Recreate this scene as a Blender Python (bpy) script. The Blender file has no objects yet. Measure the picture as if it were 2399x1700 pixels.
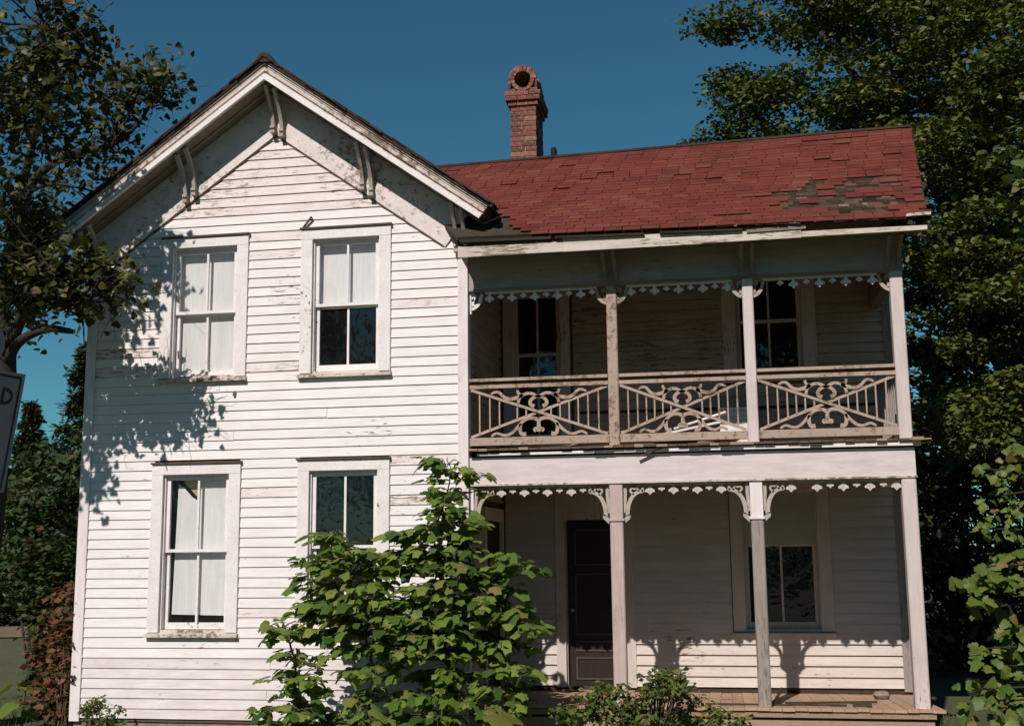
import bpy, math, random
import numpy as np
from mathutils import Matrix, Vector

# ------------------------------------------------------------------ camera
scn = bpy.context.scene
COL = scn.collection
cam_d = bpy.data.cameras.new('camera')
cam_d.sensor_width = 36.0
cam_d.lens = 40.945
cam_d.clip_start = 0.1
cam_d.clip_end = 3000.0
cam = bpy.data.objects.new('camera', cam_d)
COL.objects.link(cam)
cr = Vector((0.98430362, 0.17617997, -0.01034434))
cu = Vector((0.03800025, -0.15433621, 0.98728735))
cf = Vector((-0.17234375, 0.97218360, 0.15860858))
m = Matrix((cr, cu, -cf)).transposed().to_4x4()
m.translation = Vector((0.0, -12.9, 2.2))
cam.matrix_world = m
scn.camera = cam

# ------------------------------------------------------------------ light
SUN = Vector((0.20, 1.0, -0.88)).normalized()          # direction the light travels
world = bpy.data.worlds.new('World')
scn.world = world
world.use_nodes = True
wn = world.node_tree
sky = wn.nodes.new('ShaderNodeTexSky')
sky.sky_type = 'NISHITA'
sky.sun_disc = False
sky.sun_elevation = math.asin(-SUN.z)
sky.sun_rotation = math.atan2(-SUN.x, -SUN.y)
sky.altitude = 300
sky.air_density = 1.0
sky.dust_density = 0.0
sky.ozone_density = 1.0
bg = wn.nodes['Background']
bg.inputs['Strength'].default_value = 0.054
film = wn.nodes.new('ShaderNodeMix')                    # the old print's cyan cast, even over the whole sky
film.data_type = 'RGBA'; film.blend_type = 'MULTIPLY'
film.inputs[0].default_value = 1.0
film.inputs[7].default_value = (0.41, 0.93, 1.0, 1)
wn.links.new(sky.outputs[0], film.inputs[6])
wn.links.new(film.outputs[2], bg.inputs['Color'])
sun_d = bpy.data.lights.new('sun', 'SUN')
sun_d.energy = 4.6
sun_d.angle = math.radians(0.53)
sun_d.color = (1.0, 0.93, 0.86)
sun = bpy.data.objects.new('sun', sun_d)
COL.objects.link(sun)
sun.rotation_euler = SUN.to_track_quat('-Z', 'Y').to_euler()
sun.location = (-8, -25, 25)
vs = scn.view_settings
vs.view_transform = 'Standard'
vs.look = 'None'
vs.exposure = 0.0
vs.gamma = 1.0
vs.use_curve_mapping = False

rnd = random.Random(11)
nr = np.random.RandomState(11)

# ------------------------------------------------------------------ materials
def newmat(name):
    mt = bpy.data.materials.new(name)
    mt.use_nodes = True
    nt = mt.node_tree
    b = nt.nodes['Principled BSDF']
    return mt, nt, b

def N(nt, kind, **kw):
    n = nt.nodes.new(kind)
    for k, v in kw.items():
        setattr(n, k, v)
    return n

def coords(nt, scale):
    tc = N(nt, 'ShaderNodeTexCoord')
    mp = N(nt, 'ShaderNodeMapping')
    mp.inputs['Scale'].default_value = scale
    nt.links.new(tc.outputs['Object'], mp.inputs['Vector'])
    return mp.outputs[0]

def noise(nt, vec, scale, detail=5.0, rough=0.55):
    n = N(nt, 'ShaderNodeTexNoise')
    n.inputs['Scale'].default_value = scale
    n.inputs['Detail'].default_value = detail
    n.inputs['Roughness'].default_value = rough
    nt.links.new(vec, n.inputs['Vector'])
    return n.outputs[0]

def ramp(nt, fac, stops):
    r = N(nt, 'ShaderNodeValToRGB')
    el = r.color_ramp.elements
    while len(el) > 1:
        el.remove(el[-1])
    el[0].position = stops[0][0]
    el[0].color = (*stops[0][1], 1) if len(stops[0][1]) == 3 else stops[0][1]
    for p, c in stops[1:]:
        e = el.new(p)
        e.color = (*c, 1)
    nt.links.new(fac, r.inputs[0])
    return r.outputs[0]

def mix(nt, fac, a, b, mode='MIX'):
    n = N(nt, 'ShaderNodeMix', data_type='RGBA', blend_type=mode)
    for sock, v in ((n.inputs[0], fac), (n.inputs[6], a), (n.inputs[7], b)):
        if isinstance(v, (int, float)):
            sock.default_value = v
        elif isinstance(v, tuple):
            sock.default_value = (*v, 1) if len(v) == 3 else v
        else:
            nt.links.new(v, sock)
    return n.outputs[2]

def math_(nt, op, a, b=None):
    n = N(nt, 'ShaderNodeMath', operation=op)
    for i, v in enumerate((a, b)):
        if v is None:
            continue
        if isinstance(v, (int, float)):
            n.inputs[i].default_value = v
        else:
            nt.links.new(v, n.inputs[i])
    return n.outputs[0]

def bump(nt, b, h, dist=0.004, strength=0.5):
    bp = N(nt, 'ShaderNodeBump')
    bp.inputs['Strength'].default_value = strength
    bp.inputs['Distance'].default_value = dist
    nt.links.new(h, bp.inputs['Height'])
    nt.links.new(bp.outputs[0], b.inputs['Normal'])

def paint(name, base, wood, peel, axis='x', dirt=0.25, rough=0.75):
    """old oil paint on boards, flaking to grey-brown wood along the grain"""
    mt, nt, b = newmat(name)
    st = {'x': (1.0, 1.0, 7.0), 'z': (7.0, 7.0, 1.0), 'n': (2.5, 2.5, 2.5)}[axis]
    v = coords(nt, st)
    v1 = coords(nt, (1, 1, 1))
    big = noise(nt, v1, 0.9, 3.0)
    fl = noise(nt, v, 6.0, 9.0, 0.72)
    oi0 = N(nt, 'ShaderNodeObjectInfo')
    s = math_(nt, 'ADD', math_(nt, 'ADD', fl, math_(nt, 'MULTIPLY', big, 0.55)), math_(nt, 'MULTIPLY', oi0.outputs['Random'], 0.05))
    t = 1.15 - peel
    mask = ramp(nt, s, [(max(t - 0.05, 0), (0, 0, 0)), (min(t + 0.05, 1), (1, 1, 1))])
    soft = noise(nt, v, 2.2, 6.0, 0.6)
    oi = N(nt, 'ShaderNodeObjectInfo')
    dark = tuple(c * (1 - dirt) * k for c, k in zip(base, (1.0, 0.955, 0.94)))
    tone = mix(nt, ramp(nt, soft, [(0.35, (0, 0, 0)), (0.72, (1, 1, 1))]), base, dark)
    tone = mix(nt, math_(nt, 'MULTIPLY', oi.outputs['Random'], 0.35), tone, dark)
    grime = math_(nt, 'MULTIPLY', ramp(nt, noise(nt, v1, 1.7, 6.0, 0.65), [(0.46, (0, 0, 0)), (0.70, (1, 1, 1))]), ramp(nt, noise(nt, v, 9.0, 6.0, 0.7), [(0.40, (0, 0, 0)), (0.66, (1, 1, 1))]))
    tone = mix(nt, math_(nt, 'MULTIPLY', grime, min(1.0, dirt * 2.6)), tone, tuple(c * k for c, k in zip(base, (0.60, 0.50, 0.46))))
    gv = coords(nt, {'x': (1.5, 40.0, 40.0), 'z': (40.0, 40.0, 1.5), 'n': (14.0, 14.0, 14.0)}[axis])
    tone = mix(nt, math_(nt, 'MULTIPLY', ramp(nt, noise(nt, gv, 2.0, 4.0, 0.6), [(0.48, (0, 0, 0)), (0.72, (1, 1, 1))]), 0.30), tone, tuple(c * k for c, k in zip(base, (0.66, 0.58, 0.54))))
    wd = mix(nt, noise(nt, v, 14.0, 4.0), wood, tuple(c * 0.5 for c in wood))
    colr = mix(nt, mask, tone, wd)
    nt.links.new(colr, b.inputs['Base Color'])
    b.inputs['Roughness'].default_value = rough
    b.inputs['Specular IOR Level'].default_value = 0.25
    h = math_(nt, 'SUBTRACT', noise(nt, v, 20.0, 5.0), mask)
    bump(nt, b, h, 0.003, 0.35)
    return mt

def plain(name, c0, c1, scale=6.0, axis='n', rough=0.8, bmp=0.003, spec=0.25, rand=0.0):
    mt, nt, b = newmat(name)
    st = {'x': (1.0, 1.0, 8.0), 'y': (8.0, 1.0, 8.0), 'z': (8.0, 8.0, 1.0), 'n': (1, 1, 1)}[axis]
    v = coords(nt, st)
    f = ramp(nt, noise(nt, v, scale, 7.0, 0.65), [(0.3, (0, 0, 0)), (0.7, (1, 1, 1))])
    if rand:
        oi = N(nt, 'ShaderNodeObjectInfo')
        f = math_(nt, 'ADD', math_(nt, 'MULTIPLY', f, 1 - rand), math_(nt, 'MULTIPLY', oi.outputs['Random'], rand))
    nt.links.new(mix(nt, f, c0, c1), b.inputs['Base Color'])
    b.inputs['Roughness'].default_value = rough
    b.inputs['Specular IOR Level'].default_value = spec
    bump(nt, b, noise(nt, v, scale * 4, 5.0), bmp, 0.5)
    return mt

def leafmat(name, stops, trans=0.35, rough=0.5):
    mt, nt, b = newmat(name)
    at = N(nt, 'ShaderNodeAttribute', attribute_name='tint')
    oi = N(nt, 'ShaderNodeObjectInfo')
    f = math_(nt, 'FRACT', math_(nt, 'ADD', at.outputs['Fac'], oi.outputs['Random']))
    c = ramp(nt, f, stops)
    v = coords(nt, (1, 1, 1))
    c = mix(nt, 0.22, c, mix(nt, noise(nt, v, 45.0, 3.0), (0.25, 0.25, 0.2), (1.0, 1.0, 1.0)), 'MULTIPLY')
    nt.links.new(c, b.inputs['Base Color'])
    b.inputs['Roughness'].default_value = rough
    b.inputs['Specular IOR Level'].default_value = 0.3
    tr = N(nt, 'ShaderNodeBsdfTranslucent')
    nt.links.new(mix(nt, 1.0, c, (1.0, 1.1, 0.5), 'MULTIPLY'), tr.inputs['Color'])
    ms = N(nt, 'ShaderNodeMixShader')
    ms.inputs[0].default_value = trans
    nt.links.new(b.outputs[0], ms.inputs[1])
    nt.links.new(tr.outputs[0], ms.inputs[2])
    out = [n for n in nt.nodes if n.type == 'OUTPUT_MATERIAL'][0]
    nt.links.new(ms.outputs[0], out.inputs['Surface'])
    return mt

def glassmat(name):
    mt, nt, b = newmat(name)
    nt.nodes.remove(b)
    gl = N(nt, 'ShaderNodeBsdfGlossy')
    gl.inputs['Roughness'].default_value = 0.03
    wv = coords(nt, (1, 1, 1))
    bp = N(nt, 'ShaderNodeBump')
    bp.inputs['Strength'].default_value = 0.25
    bp.inputs['Distance'].default_value = 0.02
    nt.links.new(noise(nt, wv, 5.0, 2.0), bp.inputs['Height'])
    nt.links.new(bp.outputs[0], gl.inputs['Normal'])
    tp = N(nt, 'ShaderNodeBsdfTransparent')
    tp.inputs['Color'].default_value = (0.985, 0.985, 0.985, 1)
    df = N(nt, 'ShaderNodeBsdfDiffuse')
    df.inputs['Color'].default_value = (0.5, 0.48, 0.44, 1)
    lw = N(nt, 'ShaderNodeLayerWeight')
    lw.inputs['Blend'].default_value = 0.5
    fac = math_(nt, 'ADD', math_(nt, 'MULTIPLY', math_(nt, 'POWER', lw.outputs['Facing'], 5.0), 0.9), 0.04)
    m1 = N(nt, 'ShaderNodeMixShader')
    nt.links.new(fac, m1.inputs[0])
    nt.links.new(tp.outputs[0], m1.inputs[1])
    nt.links.new(gl.outputs[0], m1.inputs[2])
    m2 = N(nt, 'ShaderNodeMixShader')
    v = coords(nt, (1, 1, 1))
    nt.links.new(math_(nt, 'MULTIPLY', noise(nt, v, 3.0, 6.0), 0.014), m2.inputs[0])   # dust on the pane
    nt.links.new(m1.outputs[0], m2.inputs[1])
    nt.links.new(df.outputs[0], m2.inputs[2])
    out = [n for n in nt.nodes if n.type == 'OUTPUT_MATERIAL'][0]
    nt.links.new(m2.outputs[0], out.inputs['Surface'])
    return mt

M = {}
WOOD = (0.20, 0.14, 0.095)
M['siding'] = paint('white_clapboard_paint', (0.80, 0.762, 0.76), WOOD, 0.14, 'x', 0.10)
M['siding_peel'] = paint('peeling_clapboard_paint', (0.78, 0.71, 0.70), (0.30, 0.21, 0.15), 0.27, 'x', 0.16)
M['siding_low'] = paint('grimy_clapboard_paint', (0.77, 0.71, 0.72), WOOD, 0.17, 'x', 0.24)
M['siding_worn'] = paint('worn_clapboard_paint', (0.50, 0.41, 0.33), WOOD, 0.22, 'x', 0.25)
M['trim'] = paint('white_trim_paint', (0.80, 0.757, 0.755), WOOD, 0.12, 'n', 0.12)
M['siding_porch'] = paint('porch_clapboard_paint', (0.62, 0.56, 0.52), WOOD, 0.14, 'x', 0.15)  # white boards, base colour darkened to deepen the porch shade
M['trim_v'] = paint('white_trim_paint_upright', (0.78, 0.71, 0.72), WOOD, 0.16, 'z', 0.14)
M['frieze'] = paint('worn_frieze_paint', (0.78, 0.71, 0.70), (0.36, 0.26, 0.20), 0.24, 'n', 0.2)
M['rake'] = paint('weathered_rake_paint', (0.66, 0.58, 0.52), (0.26, 0.19, 0.13), 0.28, 'n', 0.2)
M['rake_x'] = paint('weathered_eave_paint', (0.66, 0.58, 0.52), (0.26, 0.19, 0.13), 0.26, 'x', 0.25)
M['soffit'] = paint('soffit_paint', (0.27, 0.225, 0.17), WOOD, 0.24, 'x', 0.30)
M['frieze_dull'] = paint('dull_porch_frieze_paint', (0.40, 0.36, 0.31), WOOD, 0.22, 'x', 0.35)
M['porch_trim'] = paint('weathered_porch_paint', (0.44, 0.335, 0.27), (0.24, 0.16, 0.11), 0.26, 'n', 0.2)
M['post_grey'] = paint('grey_weathered_post', (0.34, 0.295, 0.275), (0.22, 0.17, 0.13), 0.26, 'z', 0.25)
M['post_pink'] = paint('pinkish_post_paint', (0.52, 0.415, 0.385), (0.26, 0.18, 0.13), 0.22, 'z', 0.18)
M['bracket'] = paint('dull_bracket_paint', (0.46, 0.41, 0.36), WOOD, 0.20, 'n', 0.25)
M['casing'] = paint('dull_casing_paint', (0.60, 0.54, 0.50), WOOD, 0.16, 'z', 0.2)
M['fascia'] = paint('fascia_paint', (0.69, 0.605, 0.615), (0.30, 0.22, 0.19), 0.12, 'x', 0.22)
M['corner'] = paint('corner_post_paint', (0.64, 0.555, 0.55), (0.28, 0.2, 0.15), 0.15, 'z', 0.2)
M['wood'] = plain('bare_grey_wood', (0.15, 0.095, 0.062), (0.065, 0.042, 0.030), 9.0, 'x')
M['wood_tan'] = plain('bare_tan_wood', (0.42, 0.28, 0.19), (0.24, 0.15, 0.10), 7.0, 'y', rand=0.3)
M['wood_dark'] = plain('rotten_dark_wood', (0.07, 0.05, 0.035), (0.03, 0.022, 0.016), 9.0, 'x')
M['floor_board'] = plain('worn_floor_boards', (0.52, 0.34, 0.23), (0.34, 0.21, 0.14), 6.0, 'y', rand=0.35)
M['lap'] = plain('lap_edge_wood', (0.34, 0.23, 0.16), (0.20, 0.13, 0.09), 9.0, 'x')
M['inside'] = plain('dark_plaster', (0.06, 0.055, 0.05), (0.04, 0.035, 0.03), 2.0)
M['door'] = plain('brown_door_paint', (0.030, 0.020, 0.017), (0.018, 0.012, 0.011), 5.0, 'z', 0.5)
M['door_line'] = plain('door_moulding', (0.09, 0.06, 0.04), (0.06, 0.04, 0.03), 5.0, 'x', 0.5)
M['glass'] = glassmat('old_window_glass')
M['shade'] = plain('white_roller_shade', (0.78, 0.76, 0.74), (0.64, 0.62, 0.62), 1.5, 'z', 0.9, 0.012)
M['shade_olive'] = plain('dingy_roller_shade', (0.42, 0.40, 0.33), (0.33, 0.31, 0.26), 3.0, 'n', 0.9, 0.002)
M['shade_torn'] = plain('torn_tan_shade', (0.55, 0.36, 0.20), (0.42, 0.27, 0.15), 5.0, 'n', 0.9, 0.002)
M['mortar'] = plain('old_mortar', (0.36, 0.31, 0.25), (0.22, 0.18, 0.15), 14.0)
M['stone'] = plain('grey_stone', (0.30, 0.25, 0.22), (0.16, 0.13, 0.11), 9.0)
M['soot'] = plain('soot', (0.012, 0.011, 0.010), (0.006, 0.006, 0.006), 9.0)
M['bark'] = plain('grey_bark', (0.06, 0.048, 0.042), (0.028, 0.022, 0.020), 14.0, 'z', 0.9, 0.02)
M['twig'] = plain('green_brown_twig', (0.12, 0.09, 0.05), (0.07, 0.055, 0.03), 14.0)
M['twig_dark'] = plain('dark_twig', (0.055, 0.040, 0.040), (0.03, 0.022, 0.024), 14.0)
M['dirt'] = plain('dirt_lane', (0.20, 0.145, 0.10), (0.13, 0.09, 0.06), 3.0, 'n', 0.95, 0.01)
M['metal'] = plain('dull_sign_metal', (0.33, 0.32, 0.32), (0.22, 0.21, 0.21), 6.0, 'n', 0.55, 0.001)
M['sign_face'] = plain('shaded_white_sign', (0.34, 0.30, 0.34), (0.27, 0.24, 0.28), 3.0, 'n', 0.5, 0.0005)  # white plate darkened to purple-grey, its shade put into the colour
M['sign_black'] = plain('black_sign_paint', (0.02, 0.02, 0.025), (0.03, 0.03, 0.035), 5.0, 'n', 0.5, 0.0005)
M['sign_orange'] = plain('faded_orange_paint', (0.42, 0.19, 0.08), (0.36, 0.16, 0.07), 5.0, 'n', 0.5, 0.0005)

def brickmat():
    mt, nt, b = newmat('red_brick')
    oi = N(nt, 'ShaderNodeObjectInfo')
    c = ramp(nt, oi.outputs['Random'], [(0, (0.09, 0.026, 0.020)), (0.35, (0.17, 0.045, 0.030)), (0.7, (0.22, 0.065, 0.040)), (1, (0.27, 0.13, 0.08))])
    v = coords(nt, (1, 1, 1))
    c = mix(nt, ramp(nt, noise(nt, v, 26.0, 6.0, 0.7), [(0.5, (0, 0, 0)), (0.72, (1, 1, 1))]), c, (0.36, 0.30, 0.24))
    c = mix(nt, ramp(nt, noise(nt, v, 12.0, 4.0), [(0.5, (0, 0, 0)), (0.8, (0.8, 0.8, 0.8))]), c, (0.07, 0.035, 0.03))
    nt.links.new(c, b.inputs['Base Color'])
    b.inputs['Roughness'].default_value = 0.9
    bump(nt, b, noise(nt, v, 60.0, 4.0), 0.006, 0.7)
    return mt
M['brick'] = brickmat()

def shinglemat(name, cols, moss):
    mt, nt, b = newmat(name)
    oi = N(nt, 'ShaderNodeObjectInfo')
    at = N(nt, 'ShaderNodeAttribute', attribute_name='tint')
    f = math_(nt, 'FRACT', math_(nt, 'ADD', at.outputs['Fac'], oi.outputs['Random']))
    c = ramp(nt, f, cols)
    geo = N(nt, 'ShaderNodeNewGeometry')
    n1 = N(nt, 'ShaderNodeTexNoise')
    n1.inputs['Scale'].default_value = 7.0
    n1.inputs['Detail'].default_value = 7
    n1.inputs['Roughness'].default_value = 0.7
    nt.links.new(geo.outputs['Position'], n1.inputs['Vector'])
    c = mix(nt, ramp(nt, n1.outputs[0], [(0.55, (0, 0, 0)), (0.80, (moss, moss, moss))]), c, (0.085, 0.055, 0.035))
    n3 = N(nt, 'ShaderNodeTexNoise')
    n3.inputs['Scale'].default_value = 1.6
    n3.inputs['Detail'].default_value = 8
    n3.inputs['Roughness'].default_value = 0.72
    nt.links.new(geo.outputs['Position'], n3.inputs['Vector'])
    c = mix(nt, 1.0, c, ramp(nt, n3.outputs[0], [(0.30, (0.62, 0.66, 0.66)), (0.52, (1, 1, 1)), (0.74, (1.0, 1.25, 1.2))]), 'MULTIPLY')
    n2 = N(nt, 'ShaderNodeTexNoise')
    n2.inputs['Scale'].default_value = 90
    n2.inputs['Detail'].default_value = 3
    nt.links.new(geo.outputs['Position'], n2.inputs['Vector'])
    c = mix(nt, 0.5, c, mix(nt, n2.outputs[0], (0.35, 0.35, 0.35), (1.25, 1.25, 1.25)), 'MULTIPLY')
    nt.links.new(c, b.inputs['Base Color'])
    b.inputs['Roughness'].default_value = 0.95
    b.inputs['Specular IOR Level'].default_value = 0.15
    bump(nt, b, n2.outputs[0], 0.004, 0.6)
    return mt
M['shingle'] = shinglemat('red_asphalt_shingle', [(0, (0.140, 0.031, 0.026)), (0.4, (0.160, 0.036, 0.029)), (0.8, (0.170, 0.042, 0.031)), (0.95, (0.172, 0.056, 0.036)), (1, (0.11, 0.028, 0.023))], 0.8)
M['shingle_dark'] = shinglemat('dark_shingle_edge', [(0, (0.035, 0.026, 0.022)), (1, (0.075, 0.045, 0.036))], 0.5)
M['shingle_old'] = shinglemat('old_wood_shingle', [(0, (0.025, 0.018, 0.013)), (0.45, (0.06, 0.038, 0.025)), (0.75, (0.11, 0.065, 0.042)), (0.93, (0.17, 0.06, 0.045)), (1, (0.26, 0.19, 0.13))], 0.5)

M['leaf_sapling'] = leafmat('sapling_leaf', [(0, (0.055, 0.110, 0.022)), (0.4, (0.125, 0.205, 0.036)), (0.75, (0.195, 0.275, 0.05)), (0.93, (0.28, 0.32, 0.07)), (1, (0.22, 0.19, 0.07))], 0.42)
M['leaf_yellow'] = leafmat('yellowing_leaf', [(0, (0.10, 0.14, 0.03)), (0.5, (0.20, 0.20, 0.05)), (1, (0.28, 0.22, 0.08))], 0.35)
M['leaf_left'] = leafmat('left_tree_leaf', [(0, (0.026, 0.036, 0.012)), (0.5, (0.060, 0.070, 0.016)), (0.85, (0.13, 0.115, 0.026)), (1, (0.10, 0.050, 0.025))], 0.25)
M['leaf_maple'] = leafmat('maple_leaf', [(0, (0.042, 0.066, 0.014)), (0.5, (0.082, 0.108, 0.020)), (0.85, (0.13, 0.142, 0.028)), (1, (0.16, 0.11, 0.028))], 0.25)
M['leaf_right'] = leafmat('broad_right_leaf', [(0, (0.065, 0.12, 0.020)), (0.5, (0.115, 0.165, 0.030)), (0.9, (0.17, 0.19, 0.04)), (1, (0.22, 0.14, 0.05))], 0.3)
M['leaf_shrub'] = leafmat('shrub_leaf', [(0, (0.06, 0.10, 0.02)), (0.55, (0.11, 0.16, 0.035)), (0.85, (0.18, 0.19, 0.05)), (1, (0.24, 0.10, 0.05))], 0.3)
M['leaf_red'] = leafmat('reddish_vine_leaf', [(0, (0.05, 0.075, 0.02)), (0.4, (0.10, 0.07, 0.03)), (0.75, (0.19, 0.06, 0.035)), (1, (0.26, 0.08, 0.05))], 0.3)
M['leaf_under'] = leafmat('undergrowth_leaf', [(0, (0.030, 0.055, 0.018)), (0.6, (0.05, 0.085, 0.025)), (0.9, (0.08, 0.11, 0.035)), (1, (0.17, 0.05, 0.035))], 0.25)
M['needle'] = leafmat('conifer_needle', [(0, (0.022, 0.040, 0.014)), (0.7, (0.040, 0.058, 0.018)), (1, (0.065, 0.07, 0.025))], 0.1)
M['grass_blade'] = leafmat('grass_blade', [(0, (0.05, 0.08, 0.02)), (0.7, (0.10, 0.13, 0.035)), (1, (0.20, 0.18, 0.07))], 0.25)

def groundmat():
    mt, nt, b = newmat('rough_grass_ground')
    v = coords(nt, (1, 1, 1))
    c = mix(nt, ramp(nt, noise(nt, v, 0.35, 8.0, 0.7), [(0.35, (0, 0, 0)), (0.65, (1, 1, 1))]), (0.060, 0.075, 0.025), (0.13, 0.11, 0.055))
    c = mix(nt, noise(nt, v, 12.0, 6.0), c, (0.05, 0.055, 0.02))
    nt.links.new(c, b.inputs['Base Color'])
    b.inputs['Roughness'].default_value = 0.95
    bump(nt, b, noise(nt, v, 9.0, 6.0), 0.05, 0.6)
    return mt
M['ground'] = groundmat()

# ------------------------------------------------------------------ mesh tools
class MB:
    def __init__(self):
        self.v, self.f, self.mi = [], [], []
    def quad_box(self, c8, mi=0):
        n = len(self.v)
        self.v += [tuple(p) for p in c8]
        for f in ((0, 3, 2, 1), (4, 5, 6, 7), (0, 1, 5, 4), (1, 2, 6, 5), (2, 3, 7, 6), (3, 0, 4, 7)):
            self.f.append(tuple(n + i for i in f)); self.mi.append(mi)
        return self
    def box(self, x0, x1, y0, y1, z0, z1, mi=0):
        return self.quad_box([(x0, y0, z0), (x1, y0, z0), (x1, y1, z0), (x0, y1, z0),
                              (x0, y0, z1), (x1, y0, z1), (x1, y1, z1), (x0, y1, z1)], mi)
    def beam(self, p, q, w, h, up=(0, 0, 1), mi=0):
        p, q = Vector(p), Vector(q)
        d = (q - p).normalized()
        s = d.cross(Vector(up)).normalized() * (w / 2)
        t = s.cross(d).normalized() * (h / 2)
        c = []
        for e in (p, q):
            c += [e - s - t, e + s - t, e + s + t, e - s + t]
        return self.quad_box(c, mi)
    def prism_xz(self, poly, y0, y1, mi=0):
        """polygon in x,z pushed along y"""
        n, k = len(self.v), len(poly)
        self.v += [(x, y0, z) for x, z in poly] + [(x, y1, z) for x, z in poly]
        self.f.append(tuple(range(n, n + k))); self.mi.append(mi)
        self.f.append(tuple(range(n + 2 * k - 1, n + k - 1, -1))); self.mi.append(mi)
        for i in range(k):
            j = (i + 1) % k
            self.f.append((n + i, n + k + i, n + k + j, n + j)); self.mi.append(mi)
        return self
    def prism_yz(self, poly, x0, x1, mi=0):
        n, k = len(self.v), len(poly)
        self.v += [(x0, y, z) for y, z in poly] + [(x1, y, z) for y, z in poly]
        self.f.append(tuple(range(n, n + k))); self.mi.append(mi)
        self.f.append(tuple(range(n + 2 * k - 1, n + k - 1, -1))); self.mi.append(mi)
        for i in range(k):
            j = (i + 1) % k
            self.f.append((n + i, n + k + i, n + k + j, n + j)); self.mi.append(mi)
        return self
    def stroke(self, pts, w, y0, y1, plane='xz'):
        """flat sawn scroll: a path of points with a width, pushed through the board's thickness"""
        P = smooth(pts, 3)
        n = len(P)
        W = w if isinstance(w, (list, tuple)) else [w] * 2
        base = len(self.v)
        for i, (a, b) in enumerate(P):
            a0, b0 = P[max(i - 1, 0)]
            a1, b1 = P[min(i + 1, n - 1)]
            dx, dz = a1 - a0, b1 - b0
            l = math.hypot(dx, dz) or 1
            t = i / (n - 1)
            ww = (W[0] * (1 - t) + W[-1] * t) / 2
            nx, nz = -dz / l * ww, dx / l * ww
            for y in (y0, y1):
                for s in (1, -1):
                    q = (a + nx * s, b + nz * s)
                    self.v.append((q[0], y, q[1]) if plane == 'xz' else (y, q[0], q[1]))
        for i in range(n - 1):
            o = base + 4 * i
            for fa in ((o, o + 1, o + 5, o + 4), (o + 3, o + 2, o + 6, o + 7), (o + 2, o, o + 4, o + 6), (o + 1, o + 3, o + 7, o + 5)):
                self.f.append(fa); self.mi.append(0)
        e = base + 4 * (n - 1)
        self.f.append((base, base + 2, base + 3, base + 1)); self.mi.append(0)
        self.f.append((e, e + 1, e + 3, e + 2)); self.mi.append(0)
        return self
    def tube(self, pts, rad, sides=8, mi=0, cap=True):
        P = [Vector(p) for p in pts]
        n = len(P)
        base = len(self.v)
        ref = Vector((0.3, 0.9, 0.2))
        for i, p in enumerate(P):
            d = (P[min(i + 1, n - 1)] - P[max(i - 1, 0)]).normalized()
            s = d.cross(ref)
            if s.length < 1e-3:
                s = d.cross(Vector((1, 0, 0)))
            s.normalize()
            t = d.cross(s)
            r = rad[i] if isinstance(rad, (list, tuple)) else rad
            for k in range(sides):
                a = 2 * math.pi * k / sides
                self.v.append(tuple(p + s * (math.cos(a) * r) + t * (math.sin(a) * r)))
        for i in range(n - 1):
            for k in range(sides):
                a, b = base + i * sides + k, base + i * sides + (k + 1) % sides
                self.f.append((a, b, b + sides, a + sides)); self.mi.append(mi)
        if cap:
            self.f.append(tuple(base + k for k in range(sides - 1, -1, -1))); self.mi.append(mi)
            e = base + (n - 1) * sides
            self.f.append(tuple(e + k for k in range(sides))); self.mi.append(mi)
        return self
    def mesh(self, name, mats, smooth_=False):
        me = bpy.data.meshes.new(name)
        me.from_pydata(self.v, [], self.f)
        for mt in (mats if isinstance(mats, (list, tuple)) else [mats]):
            me.materials.append(mt)
        if any(self.mi):
            me.polygons.foreach_set('material_index', self.mi)
        if smooth_:
            me.polygons.foreach_set('use_smooth', [True] * len(me.polygons))
        me.update()
        return me

def smooth(pts, it):
    P = [tuple(p) for p in pts]
    for _ in range(it if len(P) > 2 else 0):
        Q = [P[0]]
        for a, b in zip(P[:-1], P[1:]):
            Q.append(tuple(x * .75 + y * .25 for x, y in zip(a, b)))
            Q.append(tuple(x * .25 + y * .75 for x, y in zip(a, b)))
        Q.append(P[-1])
        P = Q
    return P

ROOTINV = {}
def empty(name, loc, label=None, cat=None, group=None):
    o = bpy.data.objects.new(name, None)
    o.empty_display_size = 0.2
    o.location = loc
    COL.objects.link(o)
    ROOTINV[o] = Matrix.Translation(-Vector(loc))
    if label: tag(o, label, cat, group)
    return o
def tag(o, label=None, cat=None, group=None, kind=None):
    if label: o['label'] = label
    if cat: o['category'] = cat
    if group: o['group'] = group
    if kind: o['kind'] = kind
    return o
def link(name, me, parent=None, label=None, kind=None):
    o = bpy.data.objects.new(name, me)
    COL.objects.link(o)
    if parent is not None:
        o.parent = parent
        if parent in ROOTINV:
            o.matrix_parent_inverse = ROOTINV[parent]
    if label: o['label'] = label
    if kind: o['kind'] = kind
    return o
def part(name, mb, mats, parent=None, label=None, kind=None, sm=False):
    return link(name, mb.mesh(name, mats, sm), parent, label, kind)

def wall_holes(mb, x0, x1, z0, z1, holes, y0, y1, mi=0):
    xs = sorted({x0, x1, *[h[0] for h in holes], *[h[1] for h in holes]})
    zs = sorted({z0, z1, *[h[2] for h in holes], *[h[3] for h in holes]})
    for zi in range(len(zs) - 1):
        run = None
        for xi in range(len(xs) - 1):
            cx, cz = (xs[xi] + xs[xi + 1]) / 2, (zs[zi] + zs[zi + 1]) / 2
            solid = not any(h[0] < cx < h[1] and h[2] < cz < h[3] for h in holes)
            if solid and run is None: run = xs[xi]
            if (not solid) and run is not None:
                mb.box(run, xs[xi], y0, y1, zs[zi], zs[zi + 1], mi); run = None
        if run is not None:
            mb.box(run, xs[-1], y0, y1, zs[zi], zs[zi + 1], mi)

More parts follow.
